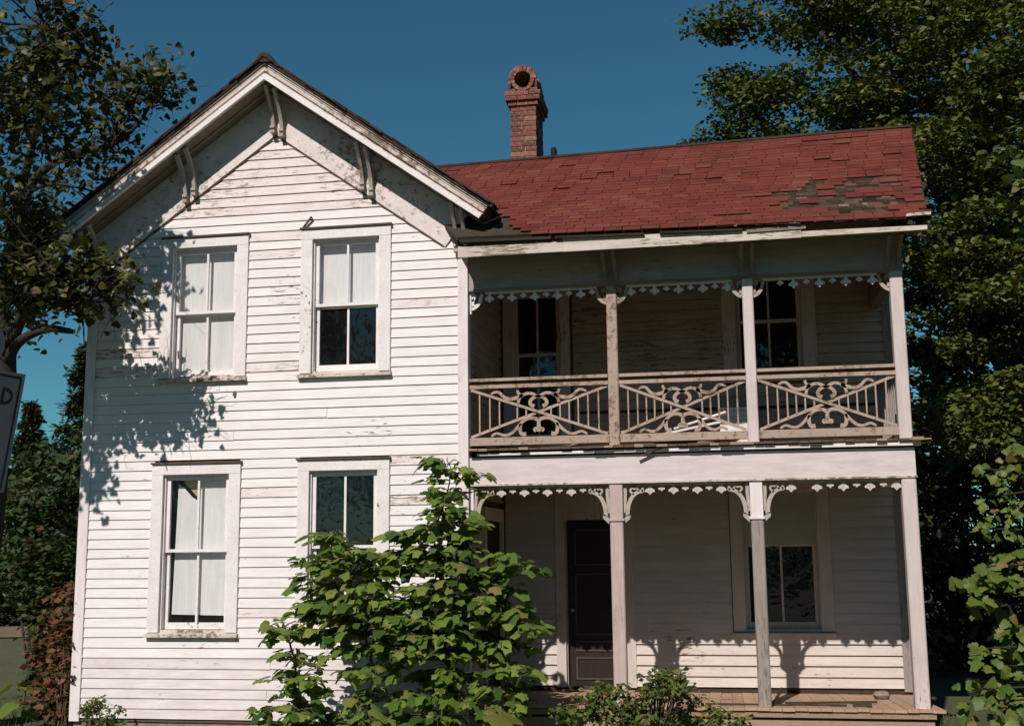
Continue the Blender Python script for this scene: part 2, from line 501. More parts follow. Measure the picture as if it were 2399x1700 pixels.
# fast mesh of many leaves -------------------------------------------------
def leaf_mesh(name, shape_v, shape_f, pos, ax, nrm, size, mat, tint=None):
    """pos, ax (leaf direction), nrm: (n,3); size: (n,)"""
    pos = np.asarray(pos, float); n = len(pos)
    ax = ax / np.linalg.norm(ax, axis=1, keepdims=True)
    sd = np.cross(nrm, ax); sd /= np.linalg.norm(sd, axis=1, keepdims=True) + 1e-9
    up = np.cross(ax, sd)
    sv = np.asarray(shape_v, float); k = len(sv)
    V = pos[:, None, :] + size[:, None, None] * (sv[None, :, 0:1] * ax[:, None, :] + sv[None, :, 1:2] * sd[:, None, :] + sv[None, :, 2:3] * up[:, None, :])
    V = V.reshape(-1, 3)
    sf = np.asarray(shape_f, int); q = sf.shape[1]
    F = (sf[None] + (np.arange(n) * k)[:, None, None]).reshape(-1, q)
    me = bpy.data.meshes.new(name)
    me.vertices.add(len(V)); me.vertices.foreach_set('co', V.ravel())
    me.loops.add(F.size); me.loops.foreach_set('vertex_index', F.ravel().astype(np.int32))
    me.polygons.add(len(F))
    me.polygons.foreach_set('loop_start', (np.arange(len(F)) * q).astype(np.int32))
    me.polygons.foreach_set('loop_total', np.full(len(F), q, np.int32))
    me.materials.append(mat)
    at = me.attributes.new('tint', 'FLOAT', 'FACE')
    tt = nr.rand(n) if tint is None else tint
    at.data.foreach_set('value', np.repeat(tt, len(sf)).astype(np.float32))
    me.update(); me.validate()
    return me
KITE_V = [(0, 0, 0), (.42, .34, .06), (1, 0, -.10), (.42, -.34, .06)]
KITE_F = [(0, 2, 1), (0, 3, 2)]
def lobed(seed, spread=1.0, lobes=3, notch=.25, droop=.25):
    """a broad toothed leaf, stalk end at the origin, about 1 long"""
    rs = random.Random(seed)
    out = []
    K = 19
    for i in range(K):
        th = -math.pi * .93 + 2 * math.pi * .93 * i / (K - 1)
        r = .47 * (1 + .24 * math.cos(lobes * th)) * (1 + .30 * math.cos(th)) * (1 - notch * .55 * (i % 2)) * rs.uniform(.93, 1.07)
        x = .36 + r * math.cos(th) * 1.0
        y = r * math.sin(th) * spread
        z = -droop * (x - .3) ** 2 - .22 * abs(y) ** 1.5 + rs.uniform(-.02, .02)
        out.append((x, y, z))
    V = [(.30, 0, .05), (0, 0, 0)] + out
    F = [(0, i + 2, i + 3) for i in range(K - 1)] + [(0, 1, 2), (0, K + 1, 1)]
    return V, F
LOBED = [lobed(1), lobed(2, 1.12, 3, .3, .5), lobed(3, .9, 3, .2, .1), lobed(4, 1.0, 5, .35, .3)]

def rand_dirs(n, flat=0.5):
    a = nr.rand(n) * 2 * np.pi
    z = nr.normal(0, flat, n)
    d = np.stack([np.cos(a), np.sin(a), z], 1)
    return d
def up_normals(n, tilt=.55, bias=(0, 0, 1)):
    d = nr.normal(0, tilt, (n, 3)) + np.array(bias)
    return d
def cluster_leaves(centres, per, rad, flat, size, shape, mat, name, szvar=.3, bias=(-.05, -.35, .9), tilt=.5, shell=.5):
    P, S = [], []
    for c in centres:
        k = int(per * nr.uniform(.7, 1.3))
        d = nr.normal(0, 1, (k, 3)); d /= np.linalg.norm(d, axis=1, keepdims=True)
        rr = nr.rand(k) ** shell
        rx = rad * nr.uniform(.7, 1.3)
        P.append(np.asarray(c) + d * rr[:, None] * np.array([rx, rx, rx * flat]))
    P = np.concatenate(P); n = len(P)
    S = size * nr.uniform(1 - szvar, 1 + szvar, n)
    return leaf_mesh(name, shape[0], shape[1], P, rand_dirs(n, .35) + np.array([0, 0, -.25]), up_normals(n, tilt, bias), S, mat)

# ------------------------------------------------------------------ ground
def ground():
    n = 60
    xs = np.sign(np.linspace(-1, 1, n)) * np.abs(np.linspace(-1, 1, n)) ** 3 * 600
    V, F = [], []
    for j, y in enumerate(xs):
        for i, x in enumerate(xs):
            h = 0.0
            d = math.hypot(x + 2, y - 2)
            if d > 14: h = 0.05 * math.sin(x * .3) + 0.05 * math.cos(y * .23)
            V.append((x, y, h))
    for j in range(n - 1):
        for i in range(n - 1):
            a = j * n + i
            F.append((a, a + 1, a + n + 1, a + n))
    me = bpy.data.meshes.new('ground'); me.from_pydata(V, [], F); me.materials.append(M['ground'])
    o = link('ground', me); tag(o, kind='structure')
ground()
lane = MB()
for k in range(24):
    x0, x1 = -60 + k * 2.2, -60 + (k + 1) * 2.2
    f = lambda x: 17.5 + (x + 21) * .12 + .4 * math.sin(x * .6)
    lane.quad_box([(x0, f(x0) - 1.5, .02), (x1, f(x1) - 1.5, .02), (x1, f(x1) + 1.7, .02), (x0, f(x0) + 1.7, .02),
                   (x0, f(x0) - 1.5, .13), (x1, f(x1) - 1.5, .13), (x1, f(x1) + 1.7, .13), (x0, f(x0) + 1.7, .13)])
tag(part('dirt_lane', lane, M['dirt']), kind='structure')

# ------------------------------------------------------------------ house
XL, XR, XC, SL = -7.547, -2.793, -5.17, 0.72
ZA = 7.78
YB = 2.10                                   # porch back wall
XW = 2.20                                   # right end of the wing
zs = lambda x: ZA - SL * abs(x - XC)
house = empty('house', (-2.7, 3.0, 0), 'old white clapboard farmhouse with front gable, red shingle roof and two-storey porch', 'house')

def half(mb, d0, d1, o0, o1, y0, y1, sides=(-1, 1), mi=0):
    """a board following the two slopes of the gable, o0..o1 above the soffit line, its foot cut square"""
    for s in sides:
        e0, e1 = d1 + .474 * o0, d1 + .474 * o1
        pts = [(XC + s * d0, ZA - SL * d0 + o0), (XC + s * e0, ZA - SL * e0 + o0), (XC + s * e1, ZA - SL * e1 + o1), (XC + s * d0, ZA - SL * d0 + o1)]
        if s > 0: pts = pts[::-1]
        mb.prism_xz(pts, y0, y1, mi)

# --- windows --------------------------------------------------------------
WIN = {'UR': (-4.68, -3.855, 4.30, 5.885, 5.09), 'UL': (-6.455, -5.63, 4.30, 5.87, 5.075),
       'LL': (-6.48, -5.655, 1.335, 3.122, 2.235), 'LR': (-4.675, -3.855, 1.335, 3.13, 2.26)}
def window(parent, x0, x1, z0, z1, zm, y, cw, mats, label, shades=(), cap=True):
    cm, sm = mats
    f = MB()
    f.box(x0 - cw, x0, y - .042, y, z0 - .03, z1)
    f.box(x1, x1 + cw, y - .042, y, z0 - .03, z1)
    f.box(x0 - cw, x1 + cw, y - .045, y, z1, z1 + .12)
    for a, b in ((x0, x0 + .018), (x1 - .018, x1)):
        f.box(a, b, y + .001, y + .16, z0, z1)
    f.box(x0 + .018, x1 - .018, y + .001, y + .16, z1 - .018, z1)
    w = part('window', f, cm, parent, label)
    if cap:
        part('drip_cap', MB().box(x0 - cw - .015, x1 + cw + .015, y - .068, y, z1 + .122, z1 + .142), M['wood'], w)
    sl = MB()
    sl.quad_box([(x0 - cw - .015, y - .075, z0 - .085), (x1 + cw + .015, y - .075, z0 - .085), (x1 + cw + .015, y + .0, z0 - .085), (x0 - cw - .015, y + .0, z0 - .085),
                 (x0 - cw - .015, y - .075, z0 - .05), (x1 + cw + .015, y - .075, z0 - .05), (x1 + cw + .015, y + .0, z0 - .032), (x0 - cw - .015, y + .0, z0 - .032)])
    sl.box(x0, x1, y + .001, y + .14, z0 - .06, z0 - .004)
    part('sill', sl, sm, w)
    ix0, ix1 = x0 + .02, x1 - .02
    xm = (ix0 + ix1) / 2 + .005
    for (a, b, yy, lo, hi) in ((zm - .018, z1 - .02, y + .035, .036, .045), (z0, zm + .018, y + .075, .075, .036)):
        s = MB()
        s.box(ix0, ix0 + .045, yy, yy + .034, a, b)
        s.box(ix1 - .045, ix1, yy, yy + .034, a, b)
        s.box(ix0 + .045, ix1 - .045, yy, yy + .034, a, a + lo)
        s.box(ix0 + .045, ix1 - .045, yy, yy + .034, b - hi, b)
        s.box(xm - .013, xm + .013, yy + .003, yy + .03, a + lo, b - hi)
        part('sash', s, cm, w)
        for p0, p1 in ((ix0 + .045, xm - .013), (xm + .013, ix1 - .045)):
            part('pane', MB().box(p0, p1, yy + .015, yy + .018, a + lo, b - hi), M['glass'], w)
    for (nm, poly, mt, yy) in shades:
        part(nm, MB().prism_xz([(x0 + u * (x1 - x0), z) for u, z in poly], y + yy, y + yy + .004), mt, w)
    return w
def rect(u0, u1, a, b): return [(u0, a), (u1, a), (u1, b), (u0, b)]

# --- front gable wall ------------------------------------------------------
gw = MB()
wall_holes(gw, XL + .02, XR - .02, .30, 6.05, [(a, b, c - .09, d) for a, b, c, d, _ in WIN.values()], 0.0, .13)
gw.prism_xz([(XL + .02, 6.05), (XR - .02, 6.05), (XC, ZA - .03)], 0.0, .13)
gable_wall = part('gable_wall', gw, M['wood'], house)
EXP = 0.1137
def clap(parent, x0, x1, z, exp, y, mats, sag=0.0, dz=0.0, t=.021):
    """one lap board facing -y"""
    tt = .005
    b = MB()
    z += dz
    h = exp + .02
    n = len(b.v)
    b.v += [(x0, y - t, z), (x1, y - t, z + sag), (x1, y, z + sag), (x0, y, z),
            (x0, y - tt, z + h), (x1, y - tt, z + h + sag), (x1, y, z + h + sag), (x0, y, z + h)]
    for i, f in enumerate(((0, 3, 2, 1), (4, 5, 6, 7), (0, 1, 5, 4), (1, 2, 6, 5), (2, 3, 7, 6), (3, 0, 4, 7))):
        b.f.append(f); b.mi.append(1 if i == 0 else 0)
    return part('clapboard', b, mats, parent)
def cuts(x0, x1, holes, z, h):
    segs = [(x0, x1)]
    for (a, b, c, d) in holes:
        if z + h * .5 < c or z + h * .5 > d: continue
        out = []
        for s, e in segs:
            if b <= s or a >= e: out.append((s, e)); continue
            if a > s: out.append((s, a))
            if b < e: out.append((b, e))
        segs = out
    return segs
cas = [(a - .125, b + .125, c - .075, d + .13) for a, b, c, d, _ in WIN.values()]
z = .335
row = 0
while z < 7.42:
    d = min(2.377 - .115, (ZA - .42 - z) / SL)
    if d < .12: break
    segs = cuts(XC - d, XC + d, cas, z, EXP)
    if len(segs) == 1 and rnd.random() < .45 and z < 6:
        s, e = segs[0]; c = s + (e - s) * rnd.uniform(.25, .75)
        segs = [(s, c - .002), (c + .002, e)]
    for s, e in segs:
        clap(gable_wall, s, e, z, EXP, 0.0, [M['siding_low'] if z < 1.0 else M['siding_peel'] if z > 6.15 or rnd.random() < .10 else M['siding'], M['lap']], rnd.uniform(-.006, .006), rnd.uniform(-.004, .004))
    z += EXP
    row += 1
cb = MB()
for a, b in ((XL, XL + .125), (XR - .118, XR)):
    part('corner_board', MB().box(a, b, -.036, .0, .30, 5.62), M['trim_v'], house)
part('corner_board', MB().box(XL, XL + .03, .001, .11, .30, 5.98), M['trim_v'], house)
part('corner_board', MB().box(XR - .03, XR + .006, .001, .10, .56, 5.55), M['trim_v'], house)
for s in (-1, 1):
    fb = MB(); half(fb, 0 if s < 0 else .0005, 2.377, -.555, -.002, -.038, 0.0, (s,))
    part('rake_frieze', fb, M['frieze'], house)
    nf = MB(); half(nf, 0, 2.36, -.575, -.556, -.03, 0.0, (s,))
    part('frieze_bead', nf, M['wood'], house)

TR = (M['trim'], M['rake'])
window(gable_wall if False else house, *WIN['UL'], 0.0, .14, TR, 'upper left gable window with white shades drawn down', [
    ('roller_shade', [(.0, 4.32), (1, 4.32), (1, 5.86), (.0, 5.86)], M['shade'], .135)])
window(house, *WIN['UR'], 0.0, .14, TR, 'upper right gable window with a white shade behind its top half', [
    ('roller_shade', [(.02, 5.06), (1, 5.06), (1, 5.87), (.05, 5.87)], M['shade'], .135)])
window(house, *WIN['LL'], 0.0, .14, TR, 'lower left gable window with torn white shade hanging short of the sill', [
    ('roller_shade', [(.10, 1.50), (.965, 1.485), (.97, 3.10), (.50, 3.10), (.48, 2.80), (.36, 2.86), (.22, 2.98), (.14, 3.02)], M['shade'], .135),
    ('torn_shade', [(.16, 3.09), (.50, 2.80), (.52, 3.10)], M['shade_torn'], .150)])
window(house, *WIN['LR'], 0.0, .14, TR, 'bare dark lower right gable window half hidden by the sapling')

# the splinter of wood above the upper right window and a torn board end
part('splinter', MB().beam((-4.80, -.045, 6.03), (-4.69, -.05, 6.16), .012, .035, (0, 1, 0)), M['wood'], house)

# --- gable roof ------------------------------------------------------------
OV, DE = -.42, 2.60
rb = MB(); half(rb, 0, DE, .022, .205, OV + .03, 7.4)
roof_g = part('gable_roof', rb, [M['wood']], house)
tp = MB(); half(tp, 0, DE + .05, .206, .245, OV - .05, 7.4)
part('shingle_layer', tp, M['shingle_dark'], roof_g, kind='stuff')
for s in (-1, 1):
    sf = MB(); half(sf, 0, DE - .02, .0, .02, OV + .03, -.001, (s,)); part('soffit_board', sf, M['soffit'], roof_g)
    sf = MB(); half(sf, 0, DE - .01, -.022, -.001, OV + .20, OV + .235, (s,)); part('soffit_strip', sf, M['soffit'], roof_g)
    fa = MB(); half(fa, 0, DE, .0, .204, OV, OV + .029, (s,)); part('rake_board', fa, M['rake'], roof_g)
    for (o0, o1, yy, mt) in ((-.012, .062, -.035, 'trim'), (.098, .138, -.026, 'rake'), (.158, .170, -.012, 'rake'), (.186, .205, -.032, 'rake')):
        mo = MB(); half(mo, 0, DE + .004, o0, o1, OV + yy, OV - .001, (s,)); part('rake_moulding', mo, M[mt], roof_g)
ed = MB()
for s in (-1, 1):
    for layer in range(2):
        k = 0.0
        while k < DE + .05:
            w = rnd.uniform(.10, .20)
            o = .247 + layer * .016 + rnd.uniform(-.004, .006)
            y = OV - .055 - rnd.uniform(0, .035)
            a, b = k, k + w - .006
            pts = [(XC + s * a, ZA - SL * a + o), (XC + s * b, ZA - SL * b + o - .006), (XC + s * b, ZA - SL * b + o + .014), (XC + s * a, ZA - SL * a + o + .016)]
            if s > 0: pts = pts[::-1]
            ed.prism_xz(pts, y, y + rnd.uniform(.2, .5))
            k += w
part('ragged_shingle_edge', ed, M['shingle_dark'], roof_g, kind='stuff')
part('ridge_cap', MB().prism_xz([(XC - .10, ZA + .20), (XC + .13, ZA + .18), (XC + .07, ZA + .285), (XC - .01, ZA + .315), (XC - .07, ZA + .28)], OV - .07, 7.4), M['shingle_dark'], roof_g)

def bracket(x, ztop, reach, drop, mat, yb=-.038):
    b = MB()
    b.stroke([(yb - reach, ztop - .0), (yb - reach + .05, ztop - .05), (yb - reach * .55, ztop - drop * .30), (yb - reach * .22, ztop - drop * .62), (yb - .035, ztop - drop * .90)], [.055, .05], x - .022, x + .022, 'yz')
    b.box(x - .028, x + .028, yb - .085, yb - .001, ztop - drop * .97, ztop - drop * .90)
    b.box(x - .022, x + .022, yb - .065, yb - .001, ztop - drop * 1.02, ztop - drop * .97)
    b.box(x - .028, x + .028, yb - .080, yb - .001, ztop - drop * 1.10, ztop - drop * 1.02)
    return part('eave_bracket', b, mat, house)
for xc in (-7.47, -6.245, -5.135, -4.0, -2.86):
    for dx in (-.055, .055):
        bracket(xc + dx, zs(xc + dx) - .024, .32, .47, M['bracket'])

# --- shell of the house, so rooms stay dark -------------------------------
sh = MB()
sh.box(XL + .005, XL + .12, .131, 7.0, .30, 6.05)                 # left side
sh.box(XR - .12, XR - .026, 2.3, 7.0, .30, 6.05)
sh.box(XL + .12, XR - .12, 6.9, 7.0, .30, 6.05)
sh.prism_xz([(XL + .02, 6.05), (XR - .02, 6.05), (XC, ZA - .03)], 6.9, 7.0)
sh.box(XL + .12, XR - .12, .14, 6.9, .44, .50)                    # floors
sh.box(XL + .12, XR - .12, .14, 6.9, 3.40, 3.50)
sh.box(XL + .12, XR - .12, .14, 6.9, 6.05, 6.09)
sh.box(XR, XW - .12, YB + .14, 4.9, .44, .50)
sh.box(XR, XW - .12, YB + .14, 4.9, 3.28, 3.34)
sh.box(XR, XW - .12, YB + .14, 4.9, 5.80, 5.86)
sh.box(XW - .11, XW, YB + .14, 5.0, .30, 5.8)
sh.prism_yz([(.10, 5.84), (4.80, 5.60), (2.1, 7.30)], XW - .08, XW)
sh.box(XR, XW - .11, 4.9, 5.0, .30, 5.8)
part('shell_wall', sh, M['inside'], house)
sw = MB()
z = .33
while z < 5.7:
    for (xx, s) in ((XW, 1), (XL + .005, -1)):
        sw.quad_box([(xx, YB if s > 0 else .11, z), (xx + s * .024, YB if s > 0 else .11, z), (xx + s * .024, 5.0 if s > 0 else 7, z), (xx, 5.0 if s > 0 else 7, z),
                     (xx, YB if s > 0 else .11, z + .13), (xx + s * .005, YB if s > 0 else .11, z + .13), (xx + s * .005, 5.0 if s > 0 else 7, z + .13), (xx, 5.0 if s > 0 else 7, z + .13)])
    z += EXP
part('end_wall_siding', sw, M['siding'], house, kind='stuff')
fd = MB()
fd.box(XL + .03, XR - .03, .02, .30, -.3, .298); fd.box(XL + .03, XL + .25, .30, 6.9, -.3, .298)
fd.box(XR - .03, XW - .05, YB + .02, YB + .3, -.3, .298); fd.box(XW - .3, XW - .05, YB + .3, 4.9, -.3, .298)
part('foundation', fd, M['stone'], house)

# --- porch back wall and inner side wall ----------------------------------
DOOR = (-1.995, -1.244, .47, 2.575)
BW = {'LW': (.245, 1.155, 1.215, 2.90, 2.23), 'U1': (-2.646, -2.005, 3.62, 5.58, 4.75), 'U2': (.263, 1.10, 4.36, 5.66, 5.07)}
bwm = MB()
holes = [(DOOR[0], DOOR[1], .44, DOOR[3])] + [(a, b, c - .09, d) for a, b, c, d, _ in BW.values()]
wall_holes(bwm, XR - .02, XW, .30, 5.85, holes, YB, YB + .13)
back_wall = part('porch_back_wall', bwm, M['wood'], house)
bc = [(DOOR[0] - .12, DOOR[1] + .128, .3, 3.2)] + [(BW[k][0] - w, BW[k][1] + w2, BW[k][2] - .075, BW[k][3] + .12) for k, w, w2 in (('LW', .16, .15), ('U1', .2, .165), ('U2', .165, .165))]
z = .516
while z < 5.72:
    if not 3.02 < z < 3.34:
        for s, e in cuts(XR + .03, XW - .125, bc, z, .128):
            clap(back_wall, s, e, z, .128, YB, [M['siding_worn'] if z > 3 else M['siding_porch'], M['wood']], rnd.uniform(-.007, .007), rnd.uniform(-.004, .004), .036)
    z += .128
part('corner_board', MB().box(XW - .125, XW + .03, YB - .034, YB, .48, 5.7), M['post_grey'], house)
part('base_shadow_gap', MB().box(XR + .03, XW - .1, YB - .008, YB, .43, .515), M['wood_dark'], house)  # dark strip put in for the shadowed gap at the wall foot
PT = (M['casing'], M['casing'])
window(house, *BW['LW'], YB, .15, PT, 'lower porch window with a dingy shade over its top half', [
    ('roller_shade', rect(0, 1, 2.24, 2.89), M['shade_olive'], .02)], cap=False)
window(house, *BW['U1'], YB, .125, PT, 'tall dark window at the inner end of the upper porch', cap=False)
window(house, *BW['U2'], YB, .165, PT, 'dark two over two window behind the upper porch post', cap=False)
part('wall_dark_strip', MB().box(-1.8, XW - .13, YB - .05, YB - .026, 3.935, 3.965), M['wood_dark'], house)  # thin dark strip across the wall above the upper floor

# door
dc = MB()
dc.box(DOOR[0] - .12, DOOR[0], YB - .04, YB, .50, 3.06); dc.box(DOOR[1], DOOR[1] + .128, YB - .04, YB, .50, 3.06)
dc.box(DOOR[0], DOOR[1], YB - .03, YB, DOOR[3], 3.06)
door_frame = part('door_frame', dc, M['casing'], house)
dj = MB()
dj.box(DOOR[0], DOOR[0] + .02, YB + .001, YB + .13, .47, DOOR[3]); dj.box(DOOR[1] - .02, DOOR[1], YB + .001, YB + .13, .47, DOOR[3])
part('door_jamb', dj, M['post_grey'], door_frame)
dd = MB().box(DOOR[0] + .021, DOOR[1] - .021, YB + .075, YB + .115, .49, DOOR[3] - .005)
door = part('door', dd, M['door'], house)
for (a, b) in ((.58, .86), (.93, 1.06), (1.13, 1.9), (2.0, 2.46)):
    for (p, q) in ((DOOR[0] + .11, DOOR[1] - .11),):
        pm = MB()
        pm.box(p, q, YB + .063, YB + .075, a, a + .022); pm.box(p, q, YB + .063, YB + .075, b - .022, b)
        pm.box(p, p + .022, YB + .063, YB + .075, a + .022, b - .022); pm.box(q - .022, q, YB + .063, YB + .075, a + .022, b - .022)
        part('door_panel_moulding', pm, M['door_line'], door)
part('door_knob', MB().tube([(DOOR[0] + .08, YB + .074, 1.44), (DOOR[0] + .08, YB + .05, 1.44), (DOOR[0] + .08, YB + .02, 1.44)], [.012, .026, .02], 10), M['metal'], door)
part('threshold', MB().box(DOOR[0] - .1, DOOR[1] + .1, YB - .07, YB + .12, .445, .468), M['wood_tan'], house)

# inner side wall (the gable wing's flank that the porch butts against)
sm = MB()
SD = (.98, 1.97, .47, 2.56)
def side_box(mb, y0, y1, z0, z1): mb.box(XR - .13, XR - .031, y0, y1, z0, z1)
side_box(sm, .131, SD[0], .3, 6.0); side_box(sm, SD[1], 2.3, .3, 6.0); side_box(sm, SD[0], SD[1], SD[3], 6.0)
side_wall = part('porch_side_wall', sm, M['wood'], house)
z = .50
while z < 5.72:
    if not 3.02 < z < 3.33:
        lo = z < 2.7
        for (a, b) in (((.11, SD[0] - .12),) if lo else ((.11, YB - .002),)):
            if lo and z < 2.68 or not lo:
                bb = MB()
                x0 = XR - .031
                bb.quad_box([(x0, a, z), (x0 + .024, a, z), (x0 + .024, b, z), (x0, b, z), (x0, a, z + .148), (x0 + .005, a, z + .148), (x0 + .005, b, z + .148), (x0, b, z + .148)])
                part('clapboard', bb, [M['siding_worn']], side_wall)
    z += .128
sc = MB()
sc.box(XR - .030, XR + .008, SD[0] - .12, SD[0], .47, 2.72); sc.box(XR - .030, XR + .008, SD[1], YB - .002, .47, 2.72); sc.box(XR - .030, XR + .008, SD[0], SD[1], SD[3], 2.72)
sdf = part('side_door_frame', sc, M['casing'], house)
part('side_door', MB().box(XR - .10, XR - .06, SD[0], SD[1], .47, SD[3]), M['door'], house)

# --- wing roof -------------------------------------------------------------
ze = lambda x: 5.638 - .012 * x
zr = lambda x: 7.47 + .0175 * x
xright = lambda s: 2.25 + .34 * s
def RP(x, s, n=0.0):
    return Vector((x, -.5 + 2.6 * s - .573 * n, ze(x) + (zr(x) - ze(x)) * s + .82 * n))
def xleft(s):
    zz = ze(-3) + (zr(-3) - ze(-3)) * s
    return min(-2.79, XC + (ZA + .27 - zz) / SL) - .12
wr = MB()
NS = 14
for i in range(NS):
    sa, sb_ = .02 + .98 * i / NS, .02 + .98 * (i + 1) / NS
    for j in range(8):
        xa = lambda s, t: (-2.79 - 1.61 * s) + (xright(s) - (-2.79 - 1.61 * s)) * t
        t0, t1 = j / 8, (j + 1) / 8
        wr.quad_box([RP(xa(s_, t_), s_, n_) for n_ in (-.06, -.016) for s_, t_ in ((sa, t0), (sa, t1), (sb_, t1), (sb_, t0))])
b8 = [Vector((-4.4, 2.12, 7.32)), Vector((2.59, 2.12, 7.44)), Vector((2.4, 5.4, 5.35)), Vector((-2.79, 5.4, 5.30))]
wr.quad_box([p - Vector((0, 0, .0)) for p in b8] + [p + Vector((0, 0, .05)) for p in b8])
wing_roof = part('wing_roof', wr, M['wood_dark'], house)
def dmg(x, s):
    w = .10 * math.sin(x * 9 + s * 31) + .07 * math.sin(x * 23 - s * 17)
    if .30 < s < .44 and .95 + (.44 - s) * 3.0 < x + w < 2.14: return True
    if .10 < s < .33 and .62 + abs(s - .22) * 1.6 < x + w < 1.58 - (s - .10) * .5: return True
    if .03 < s < .22 and 1.30 < x + w < 2.08 + .2 * math.sin(s * 60): return True
    if .90 < s < .945 and 1.15 < x + w < 2.10: return True
    if .09 < s < .13 and .05 < x + w < .32: return True
    return False
def basis(x, s):
    X = (RP(x + .1, s) - RP(x - .1, s)).normalized()
    U = (RP(x, s + .01) - RP(x, s - .01)).normalized()
    return X, U, X.cross(U).normalized()
TW, NROW = .205, 28
tabs = []
for meshi in range(3):
    t = MB(); w = TW * (.965 - .012 * meshi)
    t.quad_box([(-w / 2, 0, .0), (w / 2, .003 * (meshi - 1), .0), (w / 2, .19, -.006), (-w / 2, .19, -.006), (-w / 2, 0, .007), (w / 2, .003 * (meshi - 1), .008), (w / 2, .19, .002), (-w / 2, .19, .002)])
    tabs.append(t.mesh('shingle', M['shingle']))
far = MB(); far_t = []
count = 0
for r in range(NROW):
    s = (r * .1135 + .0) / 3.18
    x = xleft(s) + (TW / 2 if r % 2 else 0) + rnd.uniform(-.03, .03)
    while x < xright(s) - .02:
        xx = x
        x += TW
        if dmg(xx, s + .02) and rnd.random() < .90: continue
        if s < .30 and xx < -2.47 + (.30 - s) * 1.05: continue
        if r == 0 and rnd.random() < .10: continue
        if rnd.random() < .006: continue
        X, U, Nn = basis(xx, s)
        sc_ = 1.0
        if xx + TW / 2 > xright(s):
            wv = xright(s) - (xx - TW / 2); sc_ = max(wv / TW, .15); xx = xx - TW / 2 + wv / 2
        p = RP(xx, s, .0015 + .002 * rnd.random()) - U * (.02 * rnd.random() if r == 0 else rnd.uniform(0, .004))
        lift = rnd.choice((0, 0, 0, 0, .015, .03))
        if rnd.random() < .02: lift = .16
        U2 = (U * math.cos(lift) - Nn * math.sin(lift)).normalized() if lift else U
        ang = rnd.uniform(-.012, .012)
        X2 = (X * math.cos(ang) + U2 * math.sin(ang)).normalized()
        U3 = (U2 - X2 * U2.dot(X2)).normalized()
        N2 = X2.cross(U3)
        mt = Matrix((X2 * sc_, U3, N2)).transposed().to_4x4(); mt.translation = p
        if count < 300:
            o = link('shingle', tabs[rnd.randrange(3)], wing_roof)
            o.matrix_basis = mt
            count += 1
        else:
            me = tabs[rnd.randrange(3)]
            n = len(far.v)
            far.v += [tuple(mt @ v.co) for v in me.vertices]
            far.f += [tuple(n + i for i in pl.vertices) for pl in me.polygons]; far.mi += [0] * 6
            far_t += [rnd.random()] * 6
fm = far.mesh('upper_shingles', M['shingle'])
at = fm.attributes.new('tint', 'FLOAT', 'FACE'); at.data.foreach_set('value', far_t)
link('upper_shingles', fm, wing_roof, kind='stuff')
old = MB(); ot = []
for r in range(44):
    s = r * .075 / 3.18
    if s > .98: break
    x = -.1
    while x < xright(s) - .05:
        w = rnd.uniform(.06, .16)
        if (s < .46 or s > .88):
            X, U, Nn = basis(x, s)
            p = RP(x + w / 2, s, -.011)
            L = rnd.uniform(.08, .12)
            hx, t0 = X * (w / 2 - .003), Nn * rnd.uniform(.001, .008)
            old.quad_box([p - hx - U * rnd.uniform(0, .015), p + hx - U * rnd.uniform(0, .015), p + hx + U * L, p - hx + U * L,
                          p - hx + t0, p + hx + t0, p + hx + U * L, p - hx + U * L + Nn * .0005])
            ot += [rnd.random()] * 6
        x += w
om = old.mesh('old_wood_shingles', M['shingle_old'])
at = om.attributes.new('tint', 'FLOAT', 'FACE'); at.data.foreach_set('value', ot)
link('old_wood_shingles', om, wing_roof, kind='stuff')
part('ridge_board', MB().beam(RP(-4.3, 1.0, .01) + Vector((0, .03, .0)), RP(2.57, 1.0, .01) + Vector((0, .03, 0)), .13, .03), M['shingle_dark'], wing_roof)
part('verge_board', MB().beam(RP(2.235, .0, -.10), RP(2.575, 1.0, -.10), .03, .12), M['wood'], wing_roof)
part('verge_soffit', MB().quad_box([Vector((XW + .03, -.05, 5.56)), RP(2.22, .02, -.075), RP(2.56, .98, -.075), Vector((XW + .03, 2.05, 7.25)), Vector((XW + .03, -.05, 5.575)), RP(2.22, .02, -.064), RP(2.56, .98, -.064), Vector((XW + .03, 2.05, 7.265))]), M['soffit'], wing_roof)
part('torn_flashing', MB().beam((-2.57, -.20, 5.90), (-2.37, -.22, 5.97), .02, .012), M['wood_tan'], wing_roof)
part('torn_flashing', MB().beam((2.02, -.53, 5.625), (2.27, -.53, 5.632), .03, .03), M['rake'], wing_roof)
part('vent_stub', MB().tube([(-2.06, 2.16, 7.38), (-2.06, 2.16, 7.56), (-2.065, 2.15, 7.60)], [.045, .045, .03], 8), M['soot'], wing_roof)

